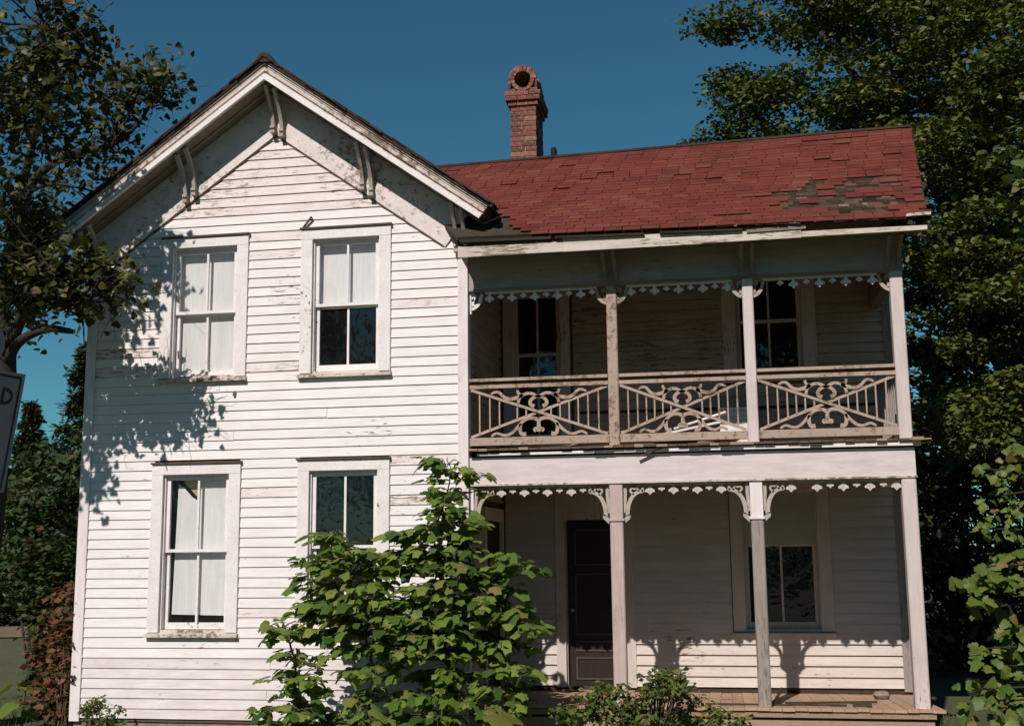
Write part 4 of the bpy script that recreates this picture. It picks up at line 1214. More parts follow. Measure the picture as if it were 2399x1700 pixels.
# --- the big maple behind the wing ----------------------------------------
MAPLE = [ (5.5,6.8,12.3),(4.3,3.1,3.3),(4.1,4.8,4.1),(3.2,6.5,9.4),(0.7,5.9,11.7),(0.7,8.5,13.3),(4.5,4.8,7.4),(5.3,6.5,11.0),(4.4,2.3,5.4),(2.7,8.0,11.8),(4.8,3.4,3.9),(2.8,6.7,9.7),(0.4,8.5,9.7),(4.7,3.0,5.6),(3.9,4.4,4.0),(3.9,4.3,5.3),(4.0,4.8,5.5),(3.0,2.6,5.9),(3.4,7.5,10.4),(3.1,3.9,4.5),(3.7,4.5,4.3),(4.6,4.9,5.5),(5.6,6.3,7.6),(3.6,4.3,5.1),(3.5,2.1,5.3),(3.9,6.3,10.2),(3.6,5.1,11.3),(1.0,5.9,11.9),(1.6,6.1,10.6),(3.7,7.5,10.5),(2.2,7.3,12.7),(4.9,4.4,4.3),(3.2,3.3,7.7),(3.6,7.8,7.3),(5.1,4.4,6.0),(4.7,3.1,10.5),(5.0,4.9,8.1),(1.0,8.4,10.5),(4.7,3.9,6.0),(5.4,4.8,7.0),(2.9,6.9,9.8),(2.6,7.8,10.2),(5.0,5.4,11.6),(4.2,4.0,8.9),(2.9,4.3,5.0),(1.8,7.1,9.9),(2.7,7.7,9.4),(3.2,3.9,10.8),(4.2,2.6,6.1),(4.5,5.7,7.9),(3.7,4.7,5.9),(2.2,8.1,9.2),(0.8,8.0,10.3),(3.6,4.1,7.4),(3.7,3.4,3.6),(1.8,7.3,11.4),(4.4,3.8,10.3),(3.6,2.1,4.2),(5.3,4.5,5.3),(4.5,2.9,4.9),(5.6,5.9,10.5),(2.4,7.4,11.4),(2.1,5.7,11.5),(5.1,4.9,10.2),(2.2,7.6,12.6),(3.0,6.2,11.0),(4.0,6.2,11.4),(3.7,7.3,10.4),(2.9,7.9,9.8),(4.4,2.3,5.0),(4.5,2.4,5.2),(3.2,3.8,8.0),(1.7,5.9,8.6),(4.0,3.3,5.5),(4.9,5.8,7.1),(2.1,5.6,11.2),(1.0,8.2,13.2),(4.4,3.4,5.7),(0.1,6.0,11.0),(2.1,8.1,9.3),(0.4,6.3,10.1),(0.5,6.2,9.7),(3.2,8.3,13.1),(3.6,4.8,5.6),(3.8,3.6,9.5),(-0.2,8.4,9.4),(2.0,6.9,9.7),(3.8,3.8,9.6),(4.0,7.9,8.6),(3.8,2.7,7.2),(2.9,5.8,8.8),(2.1,5.7,9.2),(5.7,7.2,6.7),(1.0,7.1,12.9),(3.3,3.3,3.5),(4.2,3.1,8.7),(1.8,7.8,12.4),(4.2,3.2,8.1),(3.3,5.7,9.7),(3.7,3.6,10.4),(1.3,5.8,8.7),(2.5,7.8,9.9),(3.0,3.3,4.7),(4.2,4.2,5.6),(4.3,7.0,9.9),(2.0,5.7,10.9),(0.6,7.5,10.5),(1.6,7.8,12.7),(3.3,5.7,11.8),(0.3,8.1,9.8),(4.8,3.8,5.8),(2.3,6.5,9.0),(4.0,3.6,4.9),(4.4,4.2,10.1),(5.1,4.9,7.4),(6.0,7.8,7.5),(3.7,7.0,11.6),(2.7,8.4,13.0),(2.1,6.3,10.4),(1.0,6.2,9.1),(4.9,3.9,4.1),(2.4,8.0,11.8),(2.9,6.0,11.9),(5.7,6.9,10.5),(4.2,3.1,5.6),(3.6,6.7,10.7),(1.7,6.4,12.4),(4.5,7.9,8.9),(4.0,4.0,3.5),(3.4,4.1,6.7),(4.0,4.8,5.3),(4.6,4.2,5.3),(3.5,5.3,9.9),(5.9,7.9,10.5),(3.0,5.5,8.3),(2.3,7.5,11.2),(4.2,3.2,3.5),(0.8,6.3,9.6),(3.8,2.8,8.6),(4.2,3.3,4.9),(1.6,7.3,10.2),(4.9,2.7,8.8),(3.1,3.5,9.3),(2.9,4.2,5.7),(4.2,4.6,3.3),(4.1,3.1,6.7),(0.7,5.8,10.8),(3.6,4.1,4.4),(4.8,4.9,3.3),(3.2,3.2,4.8),(3.0,5.9,8.6),(3.4,6.3,8.7),(6.1,6.7,11.6),(3.6,3.1,8.2),(2.9,7.7,9.5),(4.9,4.1,7.8),(4.1,4.1,6.2),(3.2,6.8,12.1),(5.3,4.6,6.6),(5.3,4.5,10.3),(5.2,6.7,12.4),(2.0,6.3,12.3),(2.6,7.1,9.0),(5.5,5.1,7.5),(4.4,2.2,5.0),(4.1,2.1,5.2),(4.3,5.0,3.6),(3.7,4.3,3.8),(5.7,4.8,9.4),(0.3,6.9,11.2),(-0.2,8.2,9.6),(4.4,2.6,8.7),(3.6,2.4,3.1),(5.1,3.5,10.4),(2.5,7.8,10.4),(4.5,2.3,4.9),(3.4,4.5,8.1),(5.7,5.6,9.5),(4.2,5.1,10.4),(4.5,6.7,12.4),(1.9,6.4,12.4),(5.3,5.4,8.3),(3.6,5.0,3.5),(1.7,8.3,11.8),(3.9,4.6,6.8),(5.4,5.5,9.0),(4.6,4.4,10.0),(2.0,8.4,12.1),(1.3,7.9,10.5),(4.6,7.1,10.0),(3.6,6.0,8.4),(1.2,8.1,10.7),(0.6,5.7,11.0),(3.4,2.6,6.0),(2.9,3.7,5.9),(4.9,2.9,9.4),(3.5,2.9,9.7),(4.5,3.9,5.0),(5.3,6.6,11.2),(1.1,5.5,9.3),(4.7,7.5,7.6),(2.7,6.1,10.8),(0.9,6.6,11.9),(5.0,4.0,9.7),(5.3,6.1,6.9),(4.2,3.1,8.2),(1.3,8.2,9.7),(1.9,7.4,12.0),(4.0,2.8,5.9),(5.8,6.0,8.3),(4.0,4.7,9.1),(1.7,5.7,11.3),(4.4,7.3,8.6),(3.5,2.3,3.6),(2.2,5.6,9.9),(3.2,5.8,9.3),(4.7,3.1,6.8),(4.5,5.5,10.7),(5.0,3.7,7.2),(5.8,7.0,9.2),(3.0,5.7,10.7),(5.2,4.9,7.3),(5.1,5.3,6.5),(3.7,3.2,5.8),(4.9,8.0,12.0),(0.3,5.8,10.8),(5.3,6.3,10.6),(1.1,5.7,8.8),(4.5,6.7,11.2),(3.8,7.3,7.9),(5.0,4.3,8.7),(5.0,4.8,10.2),(3.9,4.8,5.2),(4.0,7.1,8.5),(4.0,6.5,9.1),(3.7,3.6,4.1),(2.8,6.1,11.2),(5.0,4.5,4.1),(3.7,6.0,8.5),(0.9,5.5,9.6),(3.8,6.6,6.8),(4.5,6.3,8.0),(4.3,2.8,9.2),(3.8,3.8,5.8),(3.1,2.1,3.9),(3.9,2.2,2.9),(1.9,6.6,11.7),(2.4,8.4,11.8),(4.3,3.2,5.1),(3.8,4.0,5.3),(3.8,4.4,4.0),(3.0,3.3,3.8),(0.7,6.3,9.4),(3.2,3.6,4.7),(4.2,3.0,7.6),(3.0,3.3,7.8),(1.5,5.9,12.3),(2.3,5.5,11.1),(5.4,7.6,9.5),(2.9,4.4,4.9),(2.9,3.4,6.4),(4.5,4.1,9.1),(4.9,5.5,11.1),(3.6,6.5,11.5),(2.4,8.1,10.0),(4.7,6.2,9.2),(4.6,3.5,5.6),(0.4,6.8,10.1),(1.0,5.8,9.5),(1.5,6.5,11.7),(5.3,4.4,10.3),(2.9,8.1,12.3),(1.5,8.0,10.6),(2.9,7.0,9.3),(4.6,5.0,6.5),(3.4,4.7,6.1),(2.5,6.8,11.4),(4.8,4.5,8.6),(3.3,2.2,3.5),(3.7,6.1,9.5),(0.5,7.6,9.8),(3.9,2.5,5.5),(2.8,7.4,9.7),(4.8,4.6,3.4),(6.3,6.6,10.9),(3.7,4.0,7.2),(4.9,3.9,7.5),(3.5,5.9,8.0),(2.4,5.6,9.4),(4.0,3.5,5.4),(3.6,8.2,8.0),(4.2,4.4,8.5),(3.9,7.6,11.3),(4.8,3.4,4.4),(1.5,5.7,9.8),(3.6,4.3,3.6),(1.2,6.3,10.9),(3.4,2.6,6.5),(4.5,4.7,5.1),(3.3,7.2,9.0) ]
mt_ = empty('maple_tree', (5.6, 8.5, 0), 'tall dense maple rising behind the red roof at the right', 'tree')
tb = MB()
limb(tb, [(5.6, 8.5, -.3), (5.5, 8.4, 3), (5.2, 8.0, 6), (4.6, 7.4, 9), (3.8, 7, 12)], .55, .10, 12, .02)
for a in ((2.0, 6.8, 11.0), (1.2, 7.2, 9.4), (3.5, 4.6, 8.0), (3.6, 4.0, 5.6), (5.2, 4.6, 9.5), (5.0, 3.6, 5.4), (2.6, 7.4, 12.4), (6.3, 7.0, 11.0)):
    limb(tb, [(5.3, 8.1, rnd.uniform(4, 7)), ((5.3 + a[0]) / 2, (8.1 + a[1]) / 2, a[2] * .8), a], .16, .03, 6, .03)
part('trunk', tb, M['bark'], mt_, sm=True)
link('crown', cluster_leaves(MAPLE, 230, .58, .36, .105, (KITE_V, KITE_F), M['leaf_maple'], 'crown', .35), mt_)
inner = [(rnd.uniform(2.6, 9.5), rnd.uniform(6.0, 12), rnd.uniform(3.5, 13.5)) for _ in range(280)]
link('inner_crown', cluster_leaves(inner, 90, .85, .7, .19, (KITE_V, KITE_F), M['leaf_maple'], 'inner_crown', .35), mt_)

# --- saplings and weeds with leaves one can tell apart ---------------------
leaf_mesh_of = {}
def single_leaf(k, mat):
    key = (k, mat.name)
    if key not in leaf_mesh_of:
        me = bpy.data.meshes.new('leaf'); V, F = LOBED[k]
        me.from_pydata(V, [], F); me.materials.append(mat)
        me.polygons.foreach_set('use_smooth', [True] * len(me.polygons)); me.update()
        leaf_mesh_of[key] = me
    return leaf_mesh_of[key]
def put_leaf(parent, pos, ax, nrm, size, mat):
    ax = Vector(ax).normalized(); nv = Vector(nrm)
    sd = nv.cross(ax).normalized(); upv = ax.cross(sd)
    mt = Matrix((ax * size, sd * size, upv * size)).transposed().to_4x4(); mt.translation = Vector(pos)
    o = link('leaf', single_leaf(rnd.randrange(4), mat), parent)
    o.matrix_basis = mt
def sapling(name, label, cat, tiers, yc, dep, size, per, mats, group=None, stems=1, zbase=0.0, lean=0.0):
    root = empty(name, (tiers[-1][0], yc, zbase), label, cat, group)
    st = MB(); n = 0; rest = []
    axis = [(x, yc + lean * (z - 1), z) for x, z, hw in tiers][::-1]
    limb(st, [(axis[0][0], yc, zbase - .1)] + axis[::2] + [axis[-1]], .022, .005, 6, .008)
    for (tx, tz, hw) in tiers:
        k = max(3, int(per * (hw / .4) ** 1.35 * rnd.uniform(.8, 1.2) * (.55 if tz > tiers[0][1] - .7 else 1.0) * (.45 if tz < 1.1 and tiers[0][1] > 2 else 1.0)))
        groups = max(2, int(k / 4.5))
        gs = []
        for _ in range(groups):
            u = rnd.uniform(-1, 1)
            gs.append((tx + u * max(hw - .09, .06), yc + rnd.uniform(-dep, dep) * (1 - .4 * abs(u)), tz + rnd.uniform(-.05, .05) - .05 * abs(u)))
        for g in gs:
            limb(st, [(tx, yc, tz - .10), ((tx + g[0]) / 2, (yc + g[1]) / 2, tz - .01), g], .007, .003, 4)
        for i in range(k):
            g = gs[i % groups]
            a = rnd.uniform(0, 6.283)
            out = Vector((math.cos(a), math.sin(a), 0)) * .7 + Vector((g[0] - tx, g[1] - yc - .12, 0)) * 1.4
            pos = Vector(g) + Vector((math.cos(a), math.sin(a), 0)) * rnd.uniform(.0, .09) + Vector((0, 0, rnd.uniform(-.03, .03)))
            ax = (out.x, out.y, rnd.uniform(-.65, .05))
            nm = (rnd.uniform(-.35, .25), rnd.uniform(-.55, .1), 1.0)
            sz = size * rnd.choice((.55, .8, 1.0, 1.15, 1.4)) * rnd.uniform(.9, 1.1)
            if n < 298: put_leaf(root, pos, ax, nm, sz, mats[0] if rnd.random() < .93 else mats[-1])
            else: rest.append((tuple(pos), ax, nm, sz))
            n += 1
    part('stem', st, M['twig'], root, sm=True)
    if rest:
        a = [np.array([r[i] for r in rest], float) for i in range(4)]
        link('foliage', leaf_mesh('foliage', *LOBED[1], a[0], a[1], a[2], a[3], mats[0]), root, kind='stuff')
    return root
LS = (M['leaf_sapling'], M['leaf_yellow'])
sapling('sapling', 'tall green sapling rising past the porch fascia at the corner of the gable', 'sapling', [(-2.83,3.17,0.28),(-2.77,3.04,0.34),(-2.77,2.82,0.41),(-2.86,2.64,0.36),(-2.83,2.51,0.45),(-3.00,2.38,0.55),(-2.95,2.22,0.57),(-2.90,2.07,0.50),(-2.81,1.89,0.49),(-2.81,1.72,0.54),(-2.77,1.55,0.54),(-2.77,1.38,0.54),(-2.86,1.21,0.58),(-2.81,0.99,0.53),(-2.90,0.78,0.58),(-2.90,0.57,0.53)], -.95, .40, .115, 115, LS)
sapling('sapling', 'leafy sapling growing across the lower right gable window', 'sapling', [(-4.02, 2.43, 0.26), (-3.96, 2.28, 0.37), (-3.82, 2.17, 0.59), (-3.82, 2.04, 0.54), (-3.81, 1.88, 0.58), (-3.81, 1.73, 0.61), (-3.72, 1.58, 0.63), (-3.67, 1.43, 0.62), (-3.58, 1.26, 0.53), (-3.56, 1.04, 0.41), (-3.52, 0.79, 0.40), (-3.61, 0.58, 0.40)], -1.1, .34, .11, 115, LS)
sapling('sapling', 'sapling with broad bright top leaves in front of the porch side door', 'sapling', [(-2.24,2.13,0.27),(-2.13,2.04,0.35),(-2.22,1.85,0.27),(-2.27,1.64,0.35),(-2.14,1.51,0.39),(-2.23,1.30,0.35),(-2.18,1.09,0.37),(-2.27,0.88,0.35),(-2.23,0.67,0.35)], -1.0, .36, .14, 90, LS)
sapling('sapling', 'low sapling standing leftmost of the clump before the siding', 'sapling', [(-4.54,1.50,0.26),(-4.44,1.37,0.28),(-4.39,1.17,0.32),(-4.34,1.00,0.39),(-4.39,0.83,0.41),(-4.38,0.66,0.41),(-4.33,0.49,0.45)], -1.15, .34, .105, 100, LS)
sapling('weed_clump', 'clump of large yellowing leaves at the foot of the tall sapling', 'weeds', [(-2.32, .72, .14), (-2.30, .58, .20), (-2.36, .44, .22)], -1.45, .12, .24, 12, (M['leaf_yellow'], M['leaf_sapling']))
sapling('weed_clump', 'pale broad-leaved weeds low between the two left saplings', 'weeds', [(-3.62, .72, .22), (-3.60, .58, .30), (-3.5, .44, .40)], -1.5, .15, .22, 13, (M['leaf_sapling'], M['leaf_yellow']))

def bush(name, label, cat, clusters, per, rad, flat, size, mat, shape=(KITE_V, KITE_F), group=None, stem_r=.012, bark='twig', base=None):
    base = base or (sum(c[0] for c in clusters) / len(clusters), sum(c[1] for c in clusters) / len(clusters), 0)
    r = empty(name, base, label, cat, group)
    st = MB()
    for c in clusters[:40]:
        limb(st, [(base[0] + rnd.uniform(-.1, .1), base[1] + rnd.uniform(-.1, .1), -.1), ((base[0] + c[0]) / 2, (base[1] + c[1]) / 2, c[2] * .6), c], stem_r, stem_r * .3, 5, .01)
    part('stems', st, M[bark], r, sm=True)
    link('foliage', cluster_leaves(clusters, per, rad, flat, size, shape, mat, 'foliage', .35), r)
    return r
SHRUB = [(-0.61,0.92,0.17),(-0.86,0.84,0.46),(-0.78,0.71,0.71),(-0.83,0.59,0.87),(-0.79,0.49,0.95)]
cl = [(x + rnd.uniform(-hw, hw), -.9 + rnd.uniform(-.3, .3), z + rnd.uniform(-.06, .04)) for x, z, hw in SHRUB for _ in range(int(10 + hw * 16))]
bush('shrub', 'low twiggy green shrub in front of the porch floor', 'shrub', cl, 30, .10, .9, .062, M['leaf_shrub'], base=(-.75, -.9, 0))
part_r = MB()
WEED = [(-7.06,0.58,0.10),(-6.93,0.47,0.23),(-6.82,0.33,0.31)]
cl = [(x + rnd.uniform(-hw, hw), -.4 + rnd.uniform(-.15, .15), z + rnd.uniform(-.1, .03)) for x, z, hw in WEED for _ in range(9)]
bush('weed_clump', 'small weeds at the foot of the left corner board', 'weeds', cl, 22, .07, 1.0, .05, M['leaf_shrub'], base=(-6.9, -.4, 0), stem_r=.006)
VINE = [(-7.57,1.74,0.10),(-7.60,1.54,0.11),(-7.62,1.30,0.11),(-7.65,1.10,0.12),(-7.66,0.85,0.12),(-7.68,0.61,0.14),(-7.69,0.37,0.16)]
cl = [(x + rnd.uniform(-hw, hw) * 1.2 - .05, .1 + rnd.uniform(-.15, .2), z + rnd.uniform(-.1, .1)) for x, z, hw in VINE for _ in range(6)]
bush('vine', 'reddish vine climbing beside the left corner board of the gable', 'vine', cl, 16, .08, 1.0, .085, M['leaf_red'], base=(-7.72, .15, 0), stem_r=.010)

# left undergrowth, shaded by the tree above it
UND = [
 ('dark tangled shrub with a few red leaves left of the house', [(-9.3, 3.0, .5), (-9.6, 3.3, 1.1), (-9.0, 2.6, .8), (-9.9, 3.2, 1.6), (-9.2, 3.2, 1.5), (-8.7, 2.4, .4), (-8.6, 2.6, 1.2), (-8.9, 3.0, 1.9), (-9.5, 3.4, 2.1)], M['leaf_under'], .14),
 ('rust red shrub low against the left side of the house', [(-8.6, 1.6, .4), (-8.4, 1.2, .9), (-8.7, 1.8, 1.3), (-8.2, .9, .5), (-8.3, 1.3, 1.5), (-8.9, 1.9, .8)], M['leaf_red'], .12),
 ('tall dark shrub behind the roadside sign', [(-11.4, 5.4, 1.8), (-11.9, 5.8, 2.4), (-10.8, 5.2, 2.3), (-11.2, 5.5, 3.0), (-12.4, 6.0, 2.0), (-12.0, 5.6, 3.1), (-10.6, 5.5, 1.6), (-10.9, 5.9, 3.3), (-12.9, 6.3, 2.9), (-11.4, 5.2, 2.2)], M['leaf_under'], .15),
 ('deep green thicket far left of the house, under the conifers', [(-13.5, 9.5, 2.2), (-14.3, 9.8, 3.0), (-12.8, 9.2, 3.2), (-13.6, 9.9, 4.0), (-15.0, 10.2, 2.4), (-12.4, 9.0, 2.2), (-14.6, 10.4, 4.2), (-15.8, 10.8, 3.4), (-12.0, 8.8, 3.6), (-12.9, 9.6, 4.6), (-11.6, 8.6, 2.8)], M['leaf_under'], .17),
]
for (lb, c, mt, sz) in UND:
    bush('shrub', lb, 'shrub', [tuple(a) for a in c], 330, .55, .8, sz, mt, group=None, stem_r=.02, bark='bark')
sapling('weed_clump', 'large green leaves near the bottom left, in front of the dark shrubs', 'weeds', [(-8.75, .75, .20), (-8.85, .60, .28), (-8.8, .42, .30)], 1.0, .2, .26, 9, (M['leaf_sapling'], M['leaf_under']))

# conifers
def conifer(name, label, x, y, h, r, seed):
    root = empty(name, (x, y, 0), label, 'conifer', 'conifers beyond the lane')
    part('trunk', MB().tube([(x, y, -.2), (x + .1, y, h * .5), (x, y, h)], [.22, .13, .02], 8), M['bark'], root, sm=True)
    rs = np.random.RandomState(seed)
    P, A = [], []
    for lvl in np.linspace(.06, 1.0, 34):
        rr = r * (1 - lvl) ** .8 + .10
        for a in rs.rand(9) * 6.283:
            L = rr * rs.uniform(.65, 1.15)
            t = rs.rand(60)
            px = x + np.cos(a) * L * t; py = y + np.sin(a) * L * t
            pz = h * lvl - .30 * L * t + .12 * L * t * t
            P.append(np.stack([px, py, pz], 1) + rs.normal(0, .07, (60, 3)))
            dv = np.array([np.cos(a), np.sin(a), -.2]) + rs.normal(0, .5, (60, 3)); A.append(dv)
    P, A = np.concatenate(P), np.concatenate(A)
    n = len(P)
    link('crown', leaf_mesh('crown', [(0, 0, 0), (.5, .16, 0), (1, 0, -.05), (.5, -.16, 0)], KITE_F, P, A, up_normals(n, .5), .26 * rs.uniform(.6, 1.2, n), M['needle']), root)
conifer('conifer', 'tall dark conifer beside the left edge of the house', -20.4, 22.0, 8.9, 2.3, 1)
conifer('conifer', 'slim conifer seen between the sign and the house', -24.9, 26.0, 7.6, 1.7, 2)
conifer('conifer', 'broad conifer just right of the sign edge', -22.9, 20.5, 6.6, 2.0, 3)
conifer('conifer', 'conifer behind the sign at the left edge of the picture', -24.4, 19.5, 8.4, 2.2, 4)

# shaded understory right of the house
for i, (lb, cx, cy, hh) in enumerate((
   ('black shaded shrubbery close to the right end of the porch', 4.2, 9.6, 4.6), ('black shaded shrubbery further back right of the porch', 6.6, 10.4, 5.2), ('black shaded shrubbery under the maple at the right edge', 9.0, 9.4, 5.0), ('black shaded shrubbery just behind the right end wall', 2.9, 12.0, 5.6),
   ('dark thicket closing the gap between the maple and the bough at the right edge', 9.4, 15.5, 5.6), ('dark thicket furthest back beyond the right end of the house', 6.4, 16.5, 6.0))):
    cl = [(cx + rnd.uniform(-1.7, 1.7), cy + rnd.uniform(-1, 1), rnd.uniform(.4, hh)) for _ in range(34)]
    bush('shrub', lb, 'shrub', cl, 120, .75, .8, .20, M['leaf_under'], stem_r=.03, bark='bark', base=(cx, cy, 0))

# the leafy bough at the right edge
RB = [(2.87,3.11,0.24),(2.65,2.94,0.20),(2.68,2.69,0.16),(2.70,2.52,0.16),(2.65,2.35,0.20),(2.83,2.10,0.20),(2.50,1.98,0.16),(2.69,1.85,0.24),(2.37,1.81,0.12),(2.56,1.61,0.20),(2.78,1.40,0.16),(2.49,1.20,0.24),(2.67,1.04,0.20),(2.42,0.83,0.20),(2.61,0.72,0.23),(2.45,0.59,0.23)]
rt = empty('broadleaf_tree', (4.6, -1.6, 0), 'sunlit broad-leaved tree leaning in at the lower right edge', 'tree')
tb = MB()
limb(tb, [(4.6, -1.6, -.2), (4.5, -1.6, 1.5), (4.3, -1.5, 3.2), (4.4, -1.7, 5.5)], .11, .03, 8, .01)
nleaf = 0
for (x, z, hw) in RB:
    limb(tb, [(4.45, -1.55, z * .75 + .3), ((4.45 + x) / 2, -1.1, z + .1), (x, -.6, z)], .03, .006, 5, .01)
    for k in range(int(8 + hw * 52)):
        pos = (x + rnd.uniform(-hw, hw) * 1.1 + .06, -.6 + rnd.uniform(-.3, .3), z + rnd.uniform(-.09, .09))
        put_leaf(rt, pos, (rnd.uniform(-1, .6), rnd.uniform(-.8, .3), rnd.uniform(-1, -.1)), (rnd.uniform(-.5, .3), rnd.uniform(-1.1, -.2), .7), rnd.uniform(.075, .145) * (1.1 if z < 2.3 else .75), M['leaf_right'])
        nleaf += 1
cl = [(rnd.uniform(3.2, 6.2), rnd.uniform(-3.4, -.2), rnd.uniform(1.6, 6.2)) for _ in range(95)]  # unseen crown outside the frame, added to shade the ground behind
for c in cl[:30]:
    limb(tb, [(4.4, -1.6, c[2] * .7), ((4.4 + c[0]) / 2, (c[1] - 1.6) / 2, c[2] * .9), c], .02, .005, 4, .01)
part('trunk', tb, M['bark'], rt, sm=True)
link('crown', cluster_leaves(cl, 42, .45, .7, .15, LOBED[0], M['leaf_right'], 'crown'), rt)

# far woods all round, too distant to tell the trees apart
cl = []
for k in range(430):
    a = rnd.uniform(0, 6.2832); d = rnd.uniform(52, 66)
    x, y = d * math.cos(a), d * math.sin(a)
    hh = 17.0 if y < 0 else (5.2 if x < -12 else 9.0)  # unseen woods behind the camera raised to darken the window reflections
    cl.append((x, y, hh * rnd.random() ** .8))
fw_ = link('far_woods', cluster_leaves(cl, 170, 2.6, .8, .85, (KITE_V, KITE_F), M['leaf_under'], 'far_woods'))
tag(fw_, 'distant dark woods along the horizon', 'woods', kind='stuff')

# grass round the house
gx = nr.uniform(-12, 6, 9000); gy = nr.uniform(-6, 3, 9000)
ok = ~((gx > XL) & (gx < 2.1) & (gy > -.1))
gp = np.stack([gx[ok], gy[ok], np.zeros(ok.sum())], 1); n = len(gp)
g_ = link('grass', leaf_mesh('grass', [(0, -.03, 0), (0, .03, 0), (1, 0, 0)], [(0, 1, 2)], gp, np.concatenate([nr.normal(0, .35, (n, 2)), np.ones((n, 1))], 1), rand_dirs(n, .1), nr.uniform(.1, .28, n), M['grass_blade']))
tag(g_, 'rough unmown grass before the house', 'grass', kind='stuff')

# ------------------------------------------------------------------ roadside sign
SB = Vector((-5.235, -5.02, 0)); sdir = Vector((.20, .98, 0)); snor = Vector((.98, -.20, 0))
sg = empty('road_sign', (-5.28, -5.1, 0), 'whitish road sign in shade at the left picture edge, its last letters TD showing', 'sign')
tilt = Vector((.03, .17, 1.0)).normalized()
def SP(u, v, n=0.0):            # u along the plate from its right edge (negative = left), v up from 2.66
    return SB + sdir * u + tilt * v + snor * n + Vector((0, 0, 2.66))
def plate(mb, poly, n0, n1):
    k, b = len(poly), len(mb.v)
    mb.v += [tuple(SP(u, v, n1)) for u, v in poly] + [tuple(SP(u, v, n0)) for u, v in poly]
    mb.f.append(tuple(range(b, b + k))); mb.f.append(tuple(range(b + 2 * k - 1, b + k - 1, -1)))
    for i in range(k):
        j = (i + 1) % k; mb.f.append((b + i, b + k + i, b + k + j, b + j))
    mb.mi += [0] * (k + 2)
    return mb
def rr_(u0, u1, v0, v1): return [(u0, v0), (u1, v0), (u1, v1), (u0, v1)]
part('sign_plate', plate(MB(), rr_(-.76, 0, 0, .92), -.004, 0), M['sign_face'], sg)
bd = MB()
for q in (rr_(-.76, -.03, .875, .895), rr_(-.05, -.03, .025, .875), rr_(-.76, -.05, .025, .045)):
    plate(bd, q, .0004, .002)
part('sign_border', bd, M['sign_black'], sg)
def letter_D(u, v, w, h, t=.026):
    tx = MB()
    o, i_ = [], []
    for k in range(11):
        a = -math.pi / 2 + math.pi * k / 10
        o.append((u + t + (w - t) * math.cos(a), v + h / 2 + h / 2 * math.sin(a)))
        i_.append((u + t + (w - t - t) * math.cos(a), v + h / 2 + (h / 2 - t) * math.sin(a)))
    o = [(u, v)] + o + [(u, v + h)]
    i_ = [(u + t, v + t)] + i_ + [(u + t, v + h - t)]
    K = len(o)
    for n_ in (.002, .0004):
        tx.v += [tuple(SP(a, b, n_)) for a, b in o] + [tuple(SP(a, b, n_)) for a, b in i_]
    for k in range(K):
        j = (k + 1) % K
        tx.f += [(k, j, K + j, K + k), (2 * K + k, 3 * K + k, 3 * K + j, 2 * K + j), (k, 2 * K + k, 2 * K + j, j), (K + k, K + j, 3 * K + j, 3 * K + k)]
        tx.mi += [0] * 4
    return tx
part('letter', letter_D(-.20, .66, .115, .135), M['sign_black'], sg)
part('letter', plate(MB(), [(-.335, .795), (-.335, .769), (-.293, .769), (-.293, .66), (-.267, .66), (-.267, .769), (-.225, .769), (-.225, .795)][::-1], .0004, .002), M['sign_black'], sg)
part('letter_dash', plate(MB(), rr_(-.34, -.225, .55, .57), .0004, .002), M['sign_black'], sg)
part('sign_post', MB().tube([tuple(SB + sdir * -.40 - snor * .035 + Vector((0, 0, -.1))), tuple(SP(-.40, 1.35, -.035))], .025, 8), M['metal'], sg)
rd = MB(); plate(rd, [(-.42 + .165 * math.cos(a), 1.10 + .165 * math.sin(a)) for a in [6.2832 * k / 24 for k in range(24)]], -.004, 0)
part('round_plate', rd, M['sign_face'], sg)
rd = MB(); plate(rd, [(-.42 + .12 * math.cos(a), 1.10 + .12 * math.sin(a)) for a in [6.2832 * k / 24 for k in range(24)]], .0005, .002)
part('round_plate_centre', rd, M['sign_orange'], sg)

# ------------------------------------------------------------------ litter on the two porch floors
def stick(name, label, cat, p, q, w, h, mat, group=None):
    c = Vector(p)
    o = part(name, MB().beam(p, q, w, h), mat); tag(o, label, cat, group)
    return o
fz = lambda y: zf(y) + .014
stick('fallen_lath', 'long dark lath lying on the porch floor nearest the corner post', 'lath', (.60, .42, fz(.42)), (1.58, .62, fz(.62) + .006), .02, .022, M['wood_dark'], 'laths on the porch floor')
stick('fallen_lath', 'dark lath lying along the front edge of the porch floor', 'lath', (-.25, .18, fz(.18) - .002), (1.22, .20, fz(.2) - .002), .03, .016, M['wood_dark'], 'laths on the porch floor')
stick('fallen_lath', 'short pale lath on the porch floor left of the grey post', 'lath', (-.30, .95, fz(.95) - .003), (.10, 1.05, fz(1.05) - .003), .03, .014, M['wood_tan'], 'laths on the porch floor')
stick('fallen_lath', 'broken stick propped against the foot of the grey porch post', 'lath', (.46, .15, fz(.15)), (.58, .62, fz(.62) + .14), .025, .02, M['wood_dark'], 'laths on the porch floor')
o = part('loose_brick', MB().quad_box([(1.28, .12, zf(.12) + .004), (1.47, .13, zf(.13) + .004), (1.46, .21, zf(.2) + .004), (1.28, .20, zf(.2) + .004), (1.285, .125, zf(.12) + .05), (1.465, .135, zf(.13) + .055), (1.455, .205, zf(.2) + .052), (1.285, .195, zf(.2) + .05)]), M['wood_dark'])
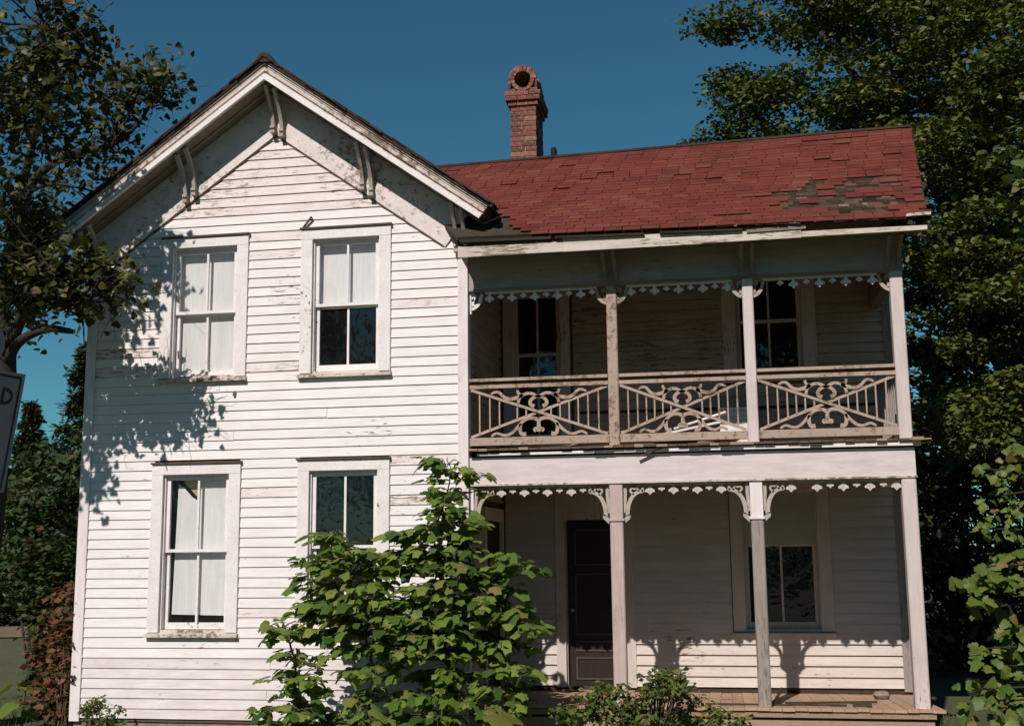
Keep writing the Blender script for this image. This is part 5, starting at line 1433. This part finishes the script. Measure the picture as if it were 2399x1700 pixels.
tag(o, 'dark broken brick on the porch floor between the last two posts', 'brick')
rk = MB()
cc = Vector((1.72, 1.35, zf(1.35) + .045))
ring = []
for k in range(5):
    th = math.pi * k / 4
    for j in range(8):
        a = 6.2832 * j / 8
        r = rnd.uniform(.8, 1.15)
        rk.v.append((cc.x + .11 * r * math.sin(th) * math.cos(a), cc.y + .08 * r * math.sin(th) * math.sin(a), cc.z + .055 * math.cos(th) * rnd.uniform(.85, 1.1)))
for k in range(4):
    for j in range(8):
        a, b = k * 8 + j, k * 8 + (j + 1) % 8
        rk.f.append((a, b, b + 8, a + 8)); rk.mi.append(0)
o = part('stone', rk, M['stone']); tag(o, 'rough pinkish stone against the wall at the right of the porch floor', 'stone')
# heap on the upper porch
def heap_board(label, p, q, w, h, mat, name='loose_board'):
    return stick(name, label, 'board', p, q, w, h, mat, 'loose boards on the upper porch')
heap_board('white peeling board tilted behind the middle railing, lower left', (-.78, .9, 3.50), (.02, 1.0, 3.66), .22, .025, M['trim'])
heap_board('white board lying highest in the heap behind the middle railing', (-.52, 1.25, 3.62), (.10, 1.2, 3.80), .20, .022, M['trim'])
heap_board('grey board under the heap behind the middle railing', (-.95, 1.1, 3.42), (.22, 1.3, 3.48), .25, .03, M['wood'])
heap_board('tan split board behind the right of the middle railing', (-.25, .75, 3.40), (.25, .8, 3.46), .12, .03, M['wood_tan'])
heap_board('brown board leaning behind the right of the left railing', (-1.95, 1.3, 3.42), (-1.15, 1.0, 3.62), .14, .025, M['wood'])
heap_board('narrow pale lath across the left railing heap', (-1.75, 1.0, 3.44), (-1.10, .9, 3.58), .05, .02, M['wood_tan'])
heap_board('dark plank flat on the upper porch floor beside the left railing', (-2.0, .8, 3.36), (-1.0, .7, 3.37), .2, .03, M['wood_dark'])
bx = MB().box(.02, .42, 1.55, 1.85, 3.335, 3.86).box(.0, .44, 1.52, 1.88, 3.862, 3.90)
o = part('crate', bx, [M['trim']]); tag(o, 'white topped box standing behind the middle railing near the post', 'box')
